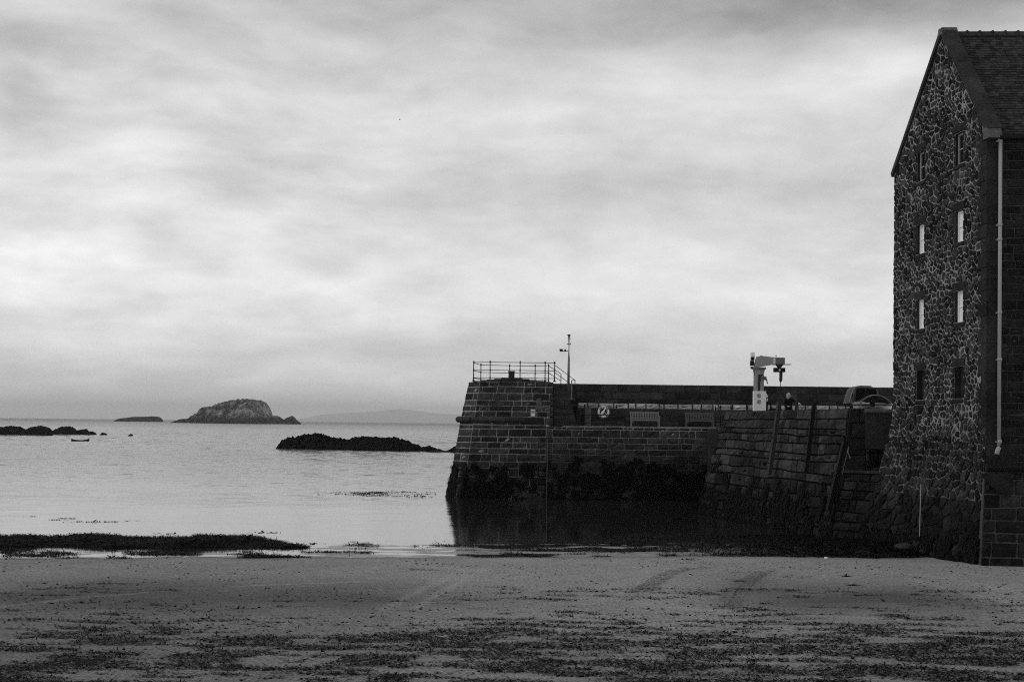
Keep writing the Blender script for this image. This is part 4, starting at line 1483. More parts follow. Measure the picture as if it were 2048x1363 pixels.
# windows
for (u, z) in wins:
    wo = MB()
    D = 0.15 if z > 7 else 0.24
    e = 0.006
    u0, u1, z0, z1 = u - WW / 2, u + WW / 2, z - WH / 2, z + WH / 2
    # reveal: a box-shaped lining
    for q in ([B(u0, 0, z0), B(u0, 0, z1), B(u0, D, z1), B(u0, D, z0)], [B(u1, 0, z1), B(u1, 0, z0), B(u1, D, z0), B(u1, D, z1)],
              [B(u0, 0, z1), B(u1, 0, z1), B(u1, D, z1), B(u0, D, z1)], [B(u1, 0, z0), B(u0, 0, z0), B(u0, D, z0), B(u1, D, z0)]):
        wo.add(q, [(0, 1, 2, 3)])
    w_ = wo.build('window', 'dressed', gable)
    fr = MB()
    upper = z > 7
    fw = 0.07
    if upper:
        for (a, c, zz0, zz1) in ((u0, u1, z0, z0 + fw), (u0, u1, z1 - fw, z1), (u0, u0 + fw, z0 + fw, z1 - fw), (u1 - fw, u1, z0 + fw, z1 - fw)):
            fr.prism([B(a, D - .05, zz0), B(c, D - .05, zz0), B(c, D - .05, zz1), B(a, D - .05, zz1)], sd_ * 0.05)
        fr.prism([B(u0 + fw, D - .04, z - .02), B(u1 - fw, D - .04, z - .02), B(u1 - fw, D - .04, z + .02), B(u0 + fw, D - .04, z + .02)], sd_ * .04)
        fr.build('window_frame', 'trim' if z > 13 else 'white', bld)
        one('window_pane', 'glass_dark' if z > 13 else 'white', bld, 'prism', [B(u0 + fw, D - .01, z0 + fw), B(u1 - fw, D - .01, z0 + fw), B(u1 - fw, D - .01, z1 - fw), B(u0 + fw, D - .01, z1 - fw)], sd_ * 0.01)  # white panes carry the sky's reflection as painted colour
    else:
        one('window_board', 'dressed', bld, 'prism', [B(u0, D - .03, z0), B(u1, D - .03, z0), B(u1, D - .03, z1), B(u0, D - .03, z1)], sd_ * 0.03)
        one('window_frame', 'white', bld, 'prism', [B(u0 + .12, D - .10, z0 + .02), B(u0 + .2, D - .10, z0 + .02), B(u0 + .2, D - .10, z1 - .1), B(u0 + .12, D - .10, z1 - .1)], sd_ * 0.06)
    bl_ = lambda nm, a, c, zz0, zz1, pr: mesh_obj(nm, *block_mesh(lambda aa, bb, off: B(aa, 0, bb) + gn * off, a, c, zz0, zz1, pr, R4, 0.008, 0.02), 'dressed', gable)
    bl_('lintel', u0 - R4.uniform(.12, .2), u1 + R4.uniform(.12, .2), z1 + .01, z1 + 0.31, 0.05)
    bl_('sill', u0 - .1, u1 + .1, z0 - 0.17, z0 - .01, 0.06)
    for k in range(3):
        za, zb = z0 + WH * k / 3 + .01, z0 + WH * (k + 1) / 3 - .01
        bl_('jamb_stone', u0 - R4.uniform(.08, .17), u0 - .004, za, zb, 0.035)
        bl_('jamb_stone', u1 + .004, u1 + R4.uniform(.08, .17), za, zb, 0.035)
# roof
RT = 0.06
e0 = B(-0.16, 0, EAV - 0.18); r0 = B(UA, 0, APX)
slope = (r0 - e0)
SL = slope.length
sdir = slope.normalized()
rn = sd_.cross(sdir).normalized()
if rn.z < 0: rn = -rn
roof = one('roof', 'slate', bld, 'prism', [e0 + sd_ * .3 - rn * .1, r0 + sd_ * .3 - rn * .1, r0 + sd_ * LEN - rn * .1, e0 + sd_ * LEN - rn * .1], rn * 0.08)
e1 = B(W + .16, 0, EAV - .18)
one('rear_roof', 'slate', bld, 'prism', [e1 + sd_ * .3, B(UA, .3, APX - .02), B(UA, LEN, APX - .02), e1 + sd_ * LEN], Vector((0, 0, -.1)))
slates = []
row, t = 0, 0.02
while t < SL - 0.1:
    s = 0.42 + (0.11 if row % 2 else 0.0) + R4.uniform(-.03, .03)
    while s < LEN - 0.2:
        w = R4.uniform(0.17, 0.26)
        slates.append((t, s, w))
        s += w
    t += 0.142
    row += 1


def slate_mesh(t, s, w):
    g = 0.006
    h = 0.25
    j = R4.uniform(-.008, .008)
    lift = 0.03 + R4.uniform(0, .014)
    a = e0 + sd_ * (s + g) + sdir * (t + j) + rn * lift
    c = e0 + sd_ * (s + w - g) + sdir * (t + j + R4.uniform(-.006, .006)) + rn * (lift + R4.uniform(-.004, .004))
    up = sdir * h - rn * (lift - 0.004)
    th = rn * -0.014
    vs = [a, c, c + up, a + up, a + th, c + th, c + up + th, a + up + th]
    return vs, [(0, 1, 2, 3), (7, 6, 5, 4), (4, 5, 1, 0), (5, 6, 2, 1), (7, 4, 0, 3)]


slates.sort(key=lambda x: x[1])
for sl in slates[:300]: mesh_obj('slate', *slate_mesh(*sl), 'slate', roof)
b = MB()
for sl in slates[300:]: b.add(*slate_mesh(*sl))
tag(b.build('far_slates', 'slate', roof), kind='stuff')
s = 0.42
while s < LEN:
    q = B(UA, s, APX + 0.05)
    one('ridge_tile', 'coping', roof, 'prism', [q + ug * -.17 + Vector((0, 0, -.12)), q + ug * -.05 + Vector((0, 0, .07)), q + ug * .05 + Vector((0, 0, .07)), q + ug * .17 + Vector((0, 0, -.12))], sd_ * 0.43)
    one('ridge_roll', 'coping', roof, 'tube', [q + sd_ * .42 + ug * -.1 + Vector((0, 0, 0.06)), q + sd_ * .42 + ug * .1 + Vector((0, 0, .06))], 0.045, 6)
    s += 0.45
# skews (raised coping) on both slopes of the gable


def skew(p0, p1, n, cnt):
    d = (p1 - p0)
    for k in range(cnt):
        a, c = p0 + d * (k / cnt + 0.001), p0 + d * ((k + 1) / cnt - 0.001)
        jit = R4.uniform(0, .008)
        one('skew_stone', 'coping', bld, 'prism', [a - sd_ * .08 - n * .1, c - sd_ * .08 - n * .1, c + sd_ * .42 - n * .1, a + sd_ * .42 - n * .1], n * (0.22 + jit))


skew(B(-0.12, 0, EAV - 0.02), B(UA - .1, 0, APX + 0.05), rn, 6)
rn2 = sd_.cross(B(UA, 0, APX) - B(W, 0, EAV)).normalized()
if rn2.z < 0: rn2 = -rn2
skew(B(W + 0.12, 0, EAV - 0.02), B(UA + .1, 0, APX + 0.05), rn2, 6)
one('apex_stone', 'slab', bld, 'prism', [B(UA - .26, -.09, APX + .0), B(UA - .15, -.09, APX + .24), B(UA + .15, -.09, APX + .24), B(UA + .26, -.09, APX + .0)], sd_ * 0.54)
one('skew_putt', 'slab', bld, 'prism', [B(-.3, -.09, EAV - .28), B(.12, -.09, EAV - .28), B(.12, -.09, EAV + .1), B(-.16, -.09, EAV + .1)], sd_ * 0.46)
# gutter and downpipe
gut = one('gutter', 'black', bld, 'tube', [B(-.24, .3, EAV - .26), B(-.24, LEN, EAV - .26)], 0.08, 8)
dp = thing('downpipe', B(-.12, .36, 3.7), 'pale round downpipe down the corner of the stone building', 'pipe')
top = B(-.13, .37, EAV - .34)
one('pipe', 'pipe', dp, 'tube', [top, B(-.13, .34, 3.98)], 0.062, 10, smooth=True)
one('pipe_bend', 'pipe', dp, 'tube', [B(-.13, .34, 4.02), B(-.13, .34, 3.9), B(-.16, .28, 3.8), B(-.2, .24, 3.68)], 0.075, 10, smooth=True)
for z in (14.0, 11.2, 10.72, 8.3, 6.75, 4.05):
    one('collar', 'pipe', dp, 'tube', [B(-.13, .36, z), B(-.13, .36, z + .1)], 0.078, 10, smooth=True)
    one('bracket', 'pipe', dp, 'box', B(-.05, .36, z + .04), (0.2, 0.08, 0.05))
# thin pale pole standing at the foot of the sea wall
pa, pb_ = at(1839, 1072, 49.5), at(1842, 968, 50.1)
tag(one('gauge_pole', 'trim', None, 'tube', [pa, pb_], 0.016, 6), 'thin pale pole leaning upright against the sea wall', 'pole')

# ================================================================== THINGS ON THE INNER QUAY
# --- crane
YC = 73.4
cs = YC / F                                # metres per picture pixel there
base_ = at(1517, 818, YC)
cx = base_.x
crane = thing('quay_crane', (cx, YC, DECK), 'pale grey quay crane with a tapered jib and white base', 'crane')
zc = lambda py, px=1520: at(px, py, YC).z
b = MB()
b.tube([(cx, YC, DECK), (cx, YC, zc(742)), (cx, YC, zc(738))], [0.27, 0.27, 0.30], 12)
b.build('column', 'cranepaint', crane, True)
b = MB()
for a in range(4):
    t = a * math.pi / 2 + .5
    dv = Vector((math.cos(t), math.sin(t), 0))
    b.prism([Vector((cx, YC, zc(755))) + dv * .25, Vector((cx, YC, zc(738))) + dv * .25, Vector((cx, YC, zc(738))) + dv * .38], dv.cross(Vector((0, 0, 1))) * .03)
b.build('gusset', 'cranepaint', crane)
one('slew_ring', 'cranepaint2', crane, 'tube', [(cx, YC, zc(738)), (cx, YC, zc(734.5))], 0.38, 16)
j = [at(1508, 733, YC), at(1513, 713, YC), at(1522, 711.5, YC), at(1550, 715, YC), at(1550, 728, YC), at(1516, 734.5, YC)]
o = MB()
o.prism([p + Vector((0, -.19, 0)) for p in j], (0, 0.38, 0)).build('jib', 'cranepaint', crane)
h = at(1559, 721.5, YC)
one('jib_head', 'cranepaint2', crane, 'box', h, (18.5 * cs, 0.44, 13 * cs))
one('jib_stripe', 'white', crane, 'box', at(1547.5, 722, YC), (0.1, 0.405, 11.5 * cs))
one('jib_plate', 'darksteel', crane, 'bar', at(1546, 728.8, YC), at(1581, 728.5, YC), 0.3, 0.035)
for px in (1522, 1552): one('lifting_eye', 'darksteel', crane, 'tube', [at(px, 713, YC), at(px, 710, YC)], 0.03, 6)
o = MB()
o.tube([at(1505.5, 716, YC), at(1505.5, 712, YC), at(1504.5, 704.5, YC)], [0.09, 0.1, 0.13], 10).build('beacon_lamp', 'white', crane, True)
o = MB()
o.box(at(1505, 717, YC), (0.16, .3, .16)).box(at(1504, 726, YC), (0.16, .36, .26)).box(at(1504, 735, YC), (0.12, .3, .1))
o.build('motor', 'black', crane)
o = MB()
o.box(at(1521, 750, YC - .3), (0.25, 0.1, 0.06)).box(at(1519, 757, YC - .3), (0.13, 0.1, 0.24)).box(at(1518, 772, YC - .3), (0.1, 0.05, 0.5))
o.build('control_gear', 'darksteel', crane)
one('winch', 'cranepaint2', crane, 'tube', [at(1527, 756, YC - .2), at(1532.5, 756, YC - .2)], 0.1, 10)
one('winch_handle', 'darksteel', crane, 'tube', [at(1533, 757, YC - .2), at(1534.5, 766, YC - .2), at(1536, 767, YC - .2)], 0.03, 6)
one('base_cabinet', 'white', crane, 'box', (cx - .01, YC - .3, (zc(782) + DECK) / 2 - .0), (24.5 * cs, 0.3, zc(782) - DECK))
for py in (791, 803):
    q = at(1518, py, YC - .46)
    one('label_plate', 'trim', crane, 'box', q, (0.17, 0.012, 0.2))
# hoist and slings
o = MB()
o.box(at(1558.5, 739.5, YC), (22 * cs, .3, 8.5 * cs)).build('hoist_body', 'black', crane)
one('hoist_trolley', 'darksteel', crane, 'prism', [at(1552, 729, YC - .1), at(1567, 729, YC - .1), at(1562, 735, YC - .1), at(1557, 735, YC - .1)], (0, .2, 0))
c = at(1559.5, 739.5, YC - .153)
one('hoist_badge', 'white', crane, 'tube', [c, c + Vector((0, -.01, 0))], 0.055, 12)
one('badge_mark', 'black', crane, 'box', c + Vector((.01, -.014, 0)), (0.05, .006, .03), rot=Matrix.Rotation(.6, 3, 'Y'))
one('chain_bag', 'darksteel', crane, 'tube', [at(1562, 744, YC), at(1561.5, 760, YC), at(1561, 764, YC)], [0.085, 0.08, 0.03], 10)
hk = at(1561, 774, YC)
one('hoist_chain', 'iron', crane, 'tube', [at(1561, 763, YC), hk], 0.016, 5)
one('hook', 'iron', crane, 'tube', [hk + Vector((.04, 0, .04)), hk + Vector((.05, 0, -.04)), hk + Vector((0, 0, -.09)), hk + Vector((-.05, 0, -.04))], 0.022, 6)
sl = thing('lifting_sling', hk - Vector((0, 0, .6)), 'black lifting sling hanging from the crane hook', 'sling')
for p in (at(1526, 801, YC), at(1544, 801, YC - .4), at(1572, 800, YC + .3)):
    one('strap', 'black', sl, 'tube', [hk + Vector((0, 0, -.06)), p], 0.022, 5)
# cradle beam, pale block, dark crate, white fender, pale post
q = at(1533, 805, YC - .2)
cb = thing('boat_cradle', Vector((q.x, q.y, DECK)), 'dark boat cradle beam on legs beside the crane cabinet', 'cradle')
one('beam', 'timber_dark', cb, 'box', q, (0.52, .2, .11))
one('leg', 'timber_dark', cb, 'box', (q.x + .02, q.y, (DECK + q.z) / 2), (.09, .1, q.z - DECK))
one('leg', 'timber_dark', cb, 'box', (q.x + .22, q.y, (DECK + q.z) / 2), (.07, .1, q.z - DECK))
q = at(1532, 815, YC + .35)
tag(one('stone_block', 'pale', None, 'box', (q.x, q.y, DECK + .36), (0.55, .3, .72), taper=0.94), 'rough pale stone block behind the boat cradle', 'block')
q = at(1551, 806, YC - .1)
crt = thing('fish_crate', Vector((q.x, q.y, DECK)), 'tall dark slatted crate left of the person', 'crate')
for k in range(6):
    one('slat', 'timber_dark', crt, 'box', (q.x, q.y - .27, DECK + .1 + k * .17), (0.48, .03, .14))
    one('slat', 'timber_dark', crt, 'box', (q.x, q.y + .27, DECK + .1 + k * .17), (0.48, .03, .14))
for s in (-1, 1):
    one('end_board', 'timber_dark', crt, 'box', (q.x + s * .255, q.y, DECK + .52), (.03, .57, 1.03))
    for s2 in (-1, 1): one('corner_post', 'timber', crt, 'box', (q.x + s * .22, q.y + s2 * .235, DECK + .54), (.04, .04, 1.08))
q = at(1532.5, 795, YC + .1)
tag(one('boat_fender', 'white', None, 'tube', [q + Vector((0, 0, -.2)), q + Vector((0, 0, -.16)), q + Vector((0, 0, .1)), q + Vector((0, 0, .16)), q + Vector((0, 0, .22))], [0.04, .09, .08, .05, .02], 10, smooth=True), 'small white boat fender hanging beside the crane cabinet', 'fender')
q = at(1592, 816, 68.0)
tag(one('mooring_post', 'timber', None, 'tube', [Vector((q.x, q.y, DECK)), Vector((q.x, q.y, at(1592, 801, 68.0).z)), Vector((q.x, q.y, at(1592, 800, 68.0).z))], [.06, .055, .03], 8), 'short pale wooden post right of the person', 'post')

# --- person


def person():
    Y = 69.3
    hd = at(1577.5, 792, Y)
    x0, zt_ = hd.x, at(1577, 785.5, Y).z
    H = zt_ - DECK
    k = H / 1.66
    P = lambda x, y, z: Vector((x0 + x * k, Y + y * k, DECK + z * k))
    J = {'pel': P(0.02, 0.02, .92), 'spi': P(0.02, 0, 1.1), 'che': P(0.01, -.02, 1.28), 'nek': P(0, -.03, 1.42), 'hed': P(0, -.03, 1.5), 'top': P(0, -.03, 1.62),
         'shl': P(-.17, -.02, 1.35), 'ell': P(-.24, -.1, 1.1), 'wrl': P(-.12, -.28, 1.02), 'hal': P(-.06, -.34, 1.03),
         'shr': P(.17, -.02, 1.35), 'elr': P(.3, -.08, 1.2), 'wrr': P(.44, -.2, 1.17), 'har': P(.5, -.24, 1.12),
         'hpl': P(-.08, .02, .88), 'knl': P(-.1, -.02, .48), 'anl': P(-.1, .03, .08), 'tol': P(-.11, -.13, .035),
         'hpr': P(.12, .02, .88), 'knr': P(.13, -.02, .48), 'anr': P(.13, .03, .08), 'tor': P(.14, -.13, .035)}
    rad = {'pel': .145, 'spi': .135, 'che': .15, 'nek': .055, 'hed': .085, 'top': .075, 'shl': .075, 'ell': .052, 'wrl': .034, 'hal': .03, 'shr': .075, 'elr': .052, 'wrr': .034, 'har': .03,
           'hpl': .095, 'knl': .062, 'anl': .042, 'tol': .035, 'hpr': .095, 'knr': .062, 'anr': .042, 'tor': .035}
    E = ['pel spi', 'spi che', 'che nek', 'nek hed', 'hed top', 'che shl', 'shl ell', 'ell wrl', 'wrl hal', 'che shr', 'shr elr', 'elr wrr', 'wrr har', 'pel hpl', 'hpl knl', 'knl anl', 'anl tol', 'pel hpr', 'hpr knr', 'knr anr', 'anr tor']
    names = list(J)
    verts = [J[n] for n in names]
    edges = [tuple(names.index(q) for q in e.split()) for e in E]
    rr = [rad[n] * k for n in names]
    for hand, wr, sgn in (('hal', 'wrl', 1), ('har', 'wrr', -1)):          # five fingers
        d = (J[hand] - J[wr]).normalized()
        sdv = d.cross(Vector((0, 0, 1))).normalized()
        for f in range(5):
            off = sdv * ((f - 1.5) * .019 * k) if f < 4 else sdv * (sgn * .035 * k)
            L = (.035, .042, .038, .03, .028)[f] * k
            dd = d if f < 4 else (d + sdv * sgn * .8).normalized()
            verts += [J[hand] + off + dd * L, J[hand] + off + (dd + Vector((0, 0, -.5))).normalized() * L * 1.9]
            n = len(verts)
            edges += [(names.index(hand), n - 2), (n - 2, n - 1)]
            rr += [.0095 * k, .008 * k]
    me = bpy.data.meshes.new('person_frame')
    me.from_pydata([tuple(v - P(0, 0, 0)) for v in verts], edges, [])
    tmp = bpy.data.objects.new('person_frame', me)
    COL.objects.link(tmp)
    sk = tmp.modifiers.new('skin', 'SKIN')
    ss = tmp.modifiers.new('sub', 'SUBSURF')
    ss.levels = ss.render_levels = 1
    for i, v in enumerate(me.skin_vertices[0].data):
        v.radius = (rr[i], rr[i])
        v.use_root = (i == 0)
    dg = bpy.context.evaluated_depsgraph_get()
    dg.update()
    nm = bpy.data.meshes.new_from_object(tmp.evaluated_get(dg))
    bpy.data.objects.remove(tmp)
    nm.name = 'person'
    nm.materials.clear()
    nm.materials.append(M['cloth']); nm.materials.append(M['skin'])
    O = P(0, 0, 0)
    for p in nm.polygons:
        c = p.center + O
        p.use_smooth = True
        if c.z > P(0, 0, 1.425).z or min((c - J['hal']).length, (c - J['har']).length) < .075 * k: p.material_index = 1
    root = bpy.data.objects.new('person', nm)
    root.location = O
    COL.objects.link(root)
    WPOS[root.name] = O
    tag(root, 'fair-haired person in black clothing leaning at the quay parapet', 'person')
    # face towards the right, hair falling at the back
    b = MB()
    vs, fs = [], []
    n, m = 14, 9
    for i in range(m + 1):
        t = math.pi * 0.78 * i / m
        for q in range(n):
            a = 6.2832 * q / n
            x, y, z = math.sin(t) * math.cos(a) * .112, math.sin(t) * math.sin(a) * .118, math.cos(t) * .125
            if t > 1.2 and math.cos(a) > 0.45: x *= .5                 # open at the face
            if t > 1.6 and math.cos(a) < 0.2: z -= (t - 1.6) * .12
            w = 1 + .08 * math.sin(a * 7)
            vs.append(P(x * w - .008, -.03 + y * w, 1.545 + z))
    for i in range(m):
        for q in range(n):
            a, c = i * n + q, i * n + (q + 1) % n
            fs.append((a, a + n, c + n, c))
    b.add(vs, fs).build('hair', 'hair', root, True)
    b = MB()
    b.tube([P(.075, -.03, 1.55), P(.108, -.03, 1.52), P(.09, -.03, 1.505)], [.012 * k, .017 * k, .008 * k], 6).build('nose', 'skin', root, True)
    for s in (-1, 1): one('eye', 'black', root, 'ball', P(.078, -.03 + s * .032, 1.55), .011 * k, 6, 4)
    one('mouth', 'wood2', root, 'box', P(.083, -.03, 1.475), (.02 * k, .045 * k, .01 * k))
    one('cuff', 'white', root, 'tube', [P(.43, -.19, 1.172), P(.47, -.22, 1.15)], .042 * k, 8)
    return root


person()

# --- motorboat
YM = 61.6


def motorboat():
    c0 = at(1744, 818, YM)
    cx_, s = c0.x, YM / F
    t = thing('motorboat', Vector((cx_, YM, DECK)), 'glossy black motorboat with rounded wheelhouse parked beside the building', 'boat')
    Z = lambda py: at(1744, py, YM).z
    Xp = lambda px: at(px, 800, YM).x
    zg, zk = Z(806), DECK + 0.12
    xl, xr_ = Xp(1704), Xp(1786)
    hw = (xr_ - xl) / 2
    xc = (xl + xr_) / 2
    # hull: bow towards the camera, stern away
    ax = xc / YM
    st = [(-1.7, .12, .55), (-1.2, .62, .3), (-.5, .92, .12), (.6, 1.0, .05), (2.0, .97, .05), (2.9, .9, .08)]
    vs, fs = [], []
    for (y, w, kz) in st:
        for (f, zf) in ((-1, 1), (-.92, .55), (-.45, .12), (0, 0), (.45, .12), (.92, .55), (1, 1)):
            vs.append((xc + f * hw * w + (1.2 + y) * ax, YM + 1.2 + y, zk + kz + (zg - zk - kz) * zf))
    n = 7
    for i in range(len(st) - 1):
        for k in range(n - 1):
            a = i * n + k
            fs.append((a, a + 1, a + n + 1, a + n))
    fs.append(tuple(range(n)))
    fs.append(tuple(reversed(range((len(st) - 1) * n, len(st) * n))))
    for i in range(len(st) - 1): fs.append((i * n, (i + 1) * n, (i + 1) * n + 6, i * n + 6))
    hull = mesh_obj('hull', vs, fs, 'gloss', t, True)
    for f in (-1, 1):
        one('rubbing_strake', 'trim', t, 'tube', [(xc + f * hw * (w + .01) + (1.2 + y) * ax, YM + 1.2 + y, zg - .02) for (y, w, kz) in st], 0.035, 6)
    one('rubbing_strake', 'trim', t, 'bar', (xc - hw * .62, YM - .04, zg - .02), (xc + hw * .62, YM - .04, zg - .02), 0.05, 0.045)
    # domed foredeck
    vs, fs = [], []
    NU, NV = 16, 6
    for v in range(NV + 1):
        fy = v / NV
        y = YM - .05 + 1.0 * fy
        for u in range(NU + 1):
            a = -1 + 2 * u / NU
            hgt = (Z(787.5) - zg) * math.cos(a * math.pi / 2) ** 0.8 * (0.88 + .12 * math.sin(fy * 3.14))
            vs.append((xc + .12 + a * hw * .78, y, zg + hgt))
    for v in range(NV):
        for u in range(NU):
            a = v * (NU + 1) + u
            fs.append((a, a + 1, a + NU + 2, a + NU + 1))
    fs.append(tuple(range(NU + 1)))
    mesh_obj('foredeck', vs, fs, 'gloss', t)
    one('foredeck_rim', 'trim', t, 'tube', [Vector(vs[u]) + Vector((0, -.01, 0)) for u in range(NU + 1)], 0.018, 5)
    # wheelhouse: rounded box lofted upwards
    ww0, ww1 = Xp(1709), Xp(1775)
    lv_ = [(806, 1709, 1779, 0), (795, 1712, 1776, .03), (783, 1716, 1772, .07), (775, 1719, 1768, .12), (771.5, 1724, 1762, .2), (770, 1732, 1752, .35)]
    vs, fs = [], []
    NR = 24
    for (py, a, c, dy) in lv_:
        x0_, x1_ = Xp(a), Xp(c)
        for q in range(NR):
            th = 6.2832 * q / NR
            cx2, sx2 = math.cos(th), math.sin(th)
            p = 0.45
            vx = math.copysign(abs(cx2) ** p, cx2); vy = math.copysign(abs(sx2) ** p, sx2)
            vs.append(((x0_ + x1_) / 2 + vx * (x1_ - x0_) / 2, YM + 1.75 + dy * .4 + vy * (.85 - dy), Z(py)))
    for i in range(len(lv_) - 1):
        for q in range(NR):
            a, c = i * NR + q, i * NR + (q + 1) % NR
            fs.append((a, c, c + NR, a + NR))
    fs.append(tuple(range((len(lv_) - 1) * NR, len(lv_) * NR)))
    wh = mesh_obj('wheelhouse', vs, fs, 'cranepaint2x' if 'cranepaint2x' in M else 'darksteel', t, True)
    yw = YM + 0.86
    for a, c, d_, e_ in ((1720, 1741, 776, 803), (1743.5, 1767, 776, 803)):
        f1 = 3 if a < 1730 else 0
        f2 = 0 if a < 1730 else 4
        one('windscreen', 'glass_dark', wh, 'prism', [(Xp(a), yw - .005, Z(e_)), (Xp(c), yw - .005, Z(e_)), (Xp(c - f2), yw + .06, Z(d_)), (Xp(a + f1), yw + .06, Z(d_))], (0, .02, 0))
    one('side_window', 'glass_dark', wh, 'prism', [(Xp(1711.5), yw - .01, Z(797)), (Xp(1714), yw - .01, Z(797)), (Xp(1715.5), yw, Z(785)), (Xp(1713.5), yw, Z(785))], (0, .03, 0))
    one('grab_frame', 'trim', wh, 'tube', [(Xp(1708), yw - .04, Z(803)), (Xp(1712), yw - .03, Z(788)), (Xp(1716), yw, Z(777)), (Xp(1723), yw + .1, Z(771.5)), (Xp(1733), yw + .2, Z(770)), (Xp(1755), yw + .2, Z(770.5))], 0.02, 6)
    one('bow_cleat', 'trim', t, 'tube', [(Xp(1704), YM - .05, Z(808)), (Xp(1709), YM - .1, Z(804.5)), (Xp(1728), YM - .12, Z(804.5))], 0.03, 6)
    for y in (.6, 3.2):
        one('support_block', 'timber_dark', t, 'box', (xc, YM + y, DECK + .1), (1.2, .2, .2))


motorboat()

# ================================================================== ON THE WATER AND IN THE AIR


def rowing_boat():
    c = at(160, 884.5, 283)
    L = 3.5
    t = thing('rowing_boat', Vector((c.x, c.y, 0)), 'small dark open rowing boat afloat below the left reef', 'boat')
    vs, fs = [], []
    st = [(-1, .03, .5), (-.8, .3, .36), (-.4, .55, .26), (0, .62, .22), (.5, .55, .26), (.85, .4, .4), (1, .3, .5)]
    for (a, w, z) in st:
        for f, zz in ((-1, z), (-.8, z * .3), (0, -.06), (.8, z * .3), (1, z), (.88, z - .02), (0, .06), (-.88, z - .02)):
            vs.append((c.x + a * L / 2, c.y + f * w, zz))
    for i in range(len(st) - 1):
        for k in range(8):
            a, d = i * 8 + k, i * 8 + (k + 1) % 8
            fs.append((a, d, d + 8, a + 8))
    fs += [tuple(range(8)), tuple(reversed(range(len(vs) - 8, len(vs))))]
    mesh_obj('hull', vs, fs, 'black', t)
    for a, w in ((-.6, .36), (.75, .55)):
        one('cargo_bundle', 'white', t, 'ball', (c.x + a, c.y, .3), w / 2, 10, 6, sq=(1.2, .8, .7), smooth=True)
    for a in (-.2, .25): one('thwart', 'wood', t, 'box', (c.x + a, c.y, .2), (.22, .9, .03))
    one('outboard', 'black', t, 'box', (c.x + L / 2 + .02, c.y, .42), (.2, .3, .4), taper=.7)


rowing_boat()


def turbine():
    Y = 19000
    a, top = at(789.5, 841.5, Y), at(789.5, 828.5, Y)
    a.z = 0
    t = thing('wind_turbine', a, 'tiny white wind turbine on the hazy far shore', 'wind turbine')
    one('tower', 'white', t, 'tube', [a, top], [7.5, 5], 10)
    one('nacelle', 'white', t, 'box', top, (9, 16, 9))
    for k in (1.25, 3.35, 5.45):
        d = Vector((math.cos(k + 1.2), 0, math.sin(k + 1.2)))
        one('blade', 'white', t, 'tube', [top + Vector((0, -10, 0)), top + Vector((0, -10, 0)) + d * 18, top + Vector((0, -10, 0)) + d * 62], [4, 5, 1], 6)


turbine()


def gull():
    c = at(799.5, 239.5, 420)
    t = thing('flying_gull', c, 'tiny gull gliding high over the sea', 'bird')
    o = MB()
    o.tube([c + Vector((-.28, 0, 0)), c + Vector((-.12, 0, .01)), c + Vector((.08, 0, .02)), c + Vector((.2, 0, .04)), c + Vector((.3, 0, .02))], [.02, .08, .085, .05, .008], 8).build('body', 'cranepaint2', t, True)
    for s in (-1, 1):
        o = MB()
        pts = [(.1, 0.03, .03), (.12, .3, .1), (.02, .62, .06), (-.08, .62, .05), (-.06, .3, .09), (-.1, .03, .02)]
        o.prism([c + Vector((x + s * .05, s * y, z)) for x, y, z in pts], (0, 0, -.025)).build('wing', 'darksteel', t)


gull()


def floating_weed():
    r = random.Random(77)
    b = MB()
    runs = [((650, 986), (868, 985), 3.2, 900), ((700, 990), (862, 992), 1.2, 260), ((745, 984), (820, 983), 1.0, 200),
            ((40, 1033), (80, 1032), .3, 26), ((120, 1036.5), (148, 1036.5), .3, 40), ((150, 1043), (172, 1043), .3, 40), ((188, 1043), (232, 1043), .4, 45), ((102, 1039), (118, 1039), .2, 22),
            ((255, 1041), (268, 1041), .2, 12), ((508, 1064.5), (550, 1064.5), .3, 40), ((150, 1067), (165, 1067), .2, 12), ((330, 1066), (340, 1066), .2, 14), ((615, 1087), (645, 1086), .3, 26)]
    for (a, c, w, n) in runs:
        A, C = gnd(*a, 0.0), gnd(*c, 0.0)
        for _ in range(n):
            t = r.random() ** r.uniform(.7, 1.3)
            if (sfbm(t * 14, a[0], 3, 3)) < .4: continue
            p = A + (C - A) * t + Vector((r.uniform(-.3, .3), r.gauss(0, w * .35), r.uniform(.0, .03)))
            ang = r.uniform(0, 6.28)
            strip(b, p, Vector((math.cos(ang), math.sin(ang), .02)).normalized(), Vector((0, 0, 1)), r.uniform(.15, .5), r.uniform(.05, .14), r, .22, 3)
    tag(b.build('floating_seaweed', 'weed'), 'ragged dark mats of seaweed floating on the calm water', 'seaweed', kind='stuff')


floating_weed()

# ================================================================== SEAWEED, TRACKS AND STONES ON THE BEACH


def lump(b, p, rad, r, flat=.6):
    n = 6
    vs = [p + Vector((0, 0, rad * flat))]
    for (f, z) in ((.7, .75), (1.0, .1)):
        for k in range(n):
            a = 6.2832 * (k + r.random() * .5) / n
            q = rad * f * r.uniform(.7, 1.2)
            vs.append(p + Vector((math.cos(a) * q, math.sin(a) * q, rad * flat * z * r.uniform(.7, 1.1))))
    fs = [(0, 1 + k, 1 + (k + 1) % n) for k in range(n)]
    fs += [(1 + k, 1 + n + k, 1 + n + (k + 1) % n, 1 + (k + 1) % n) for k in range(n)]
    b.add(vs, fs)


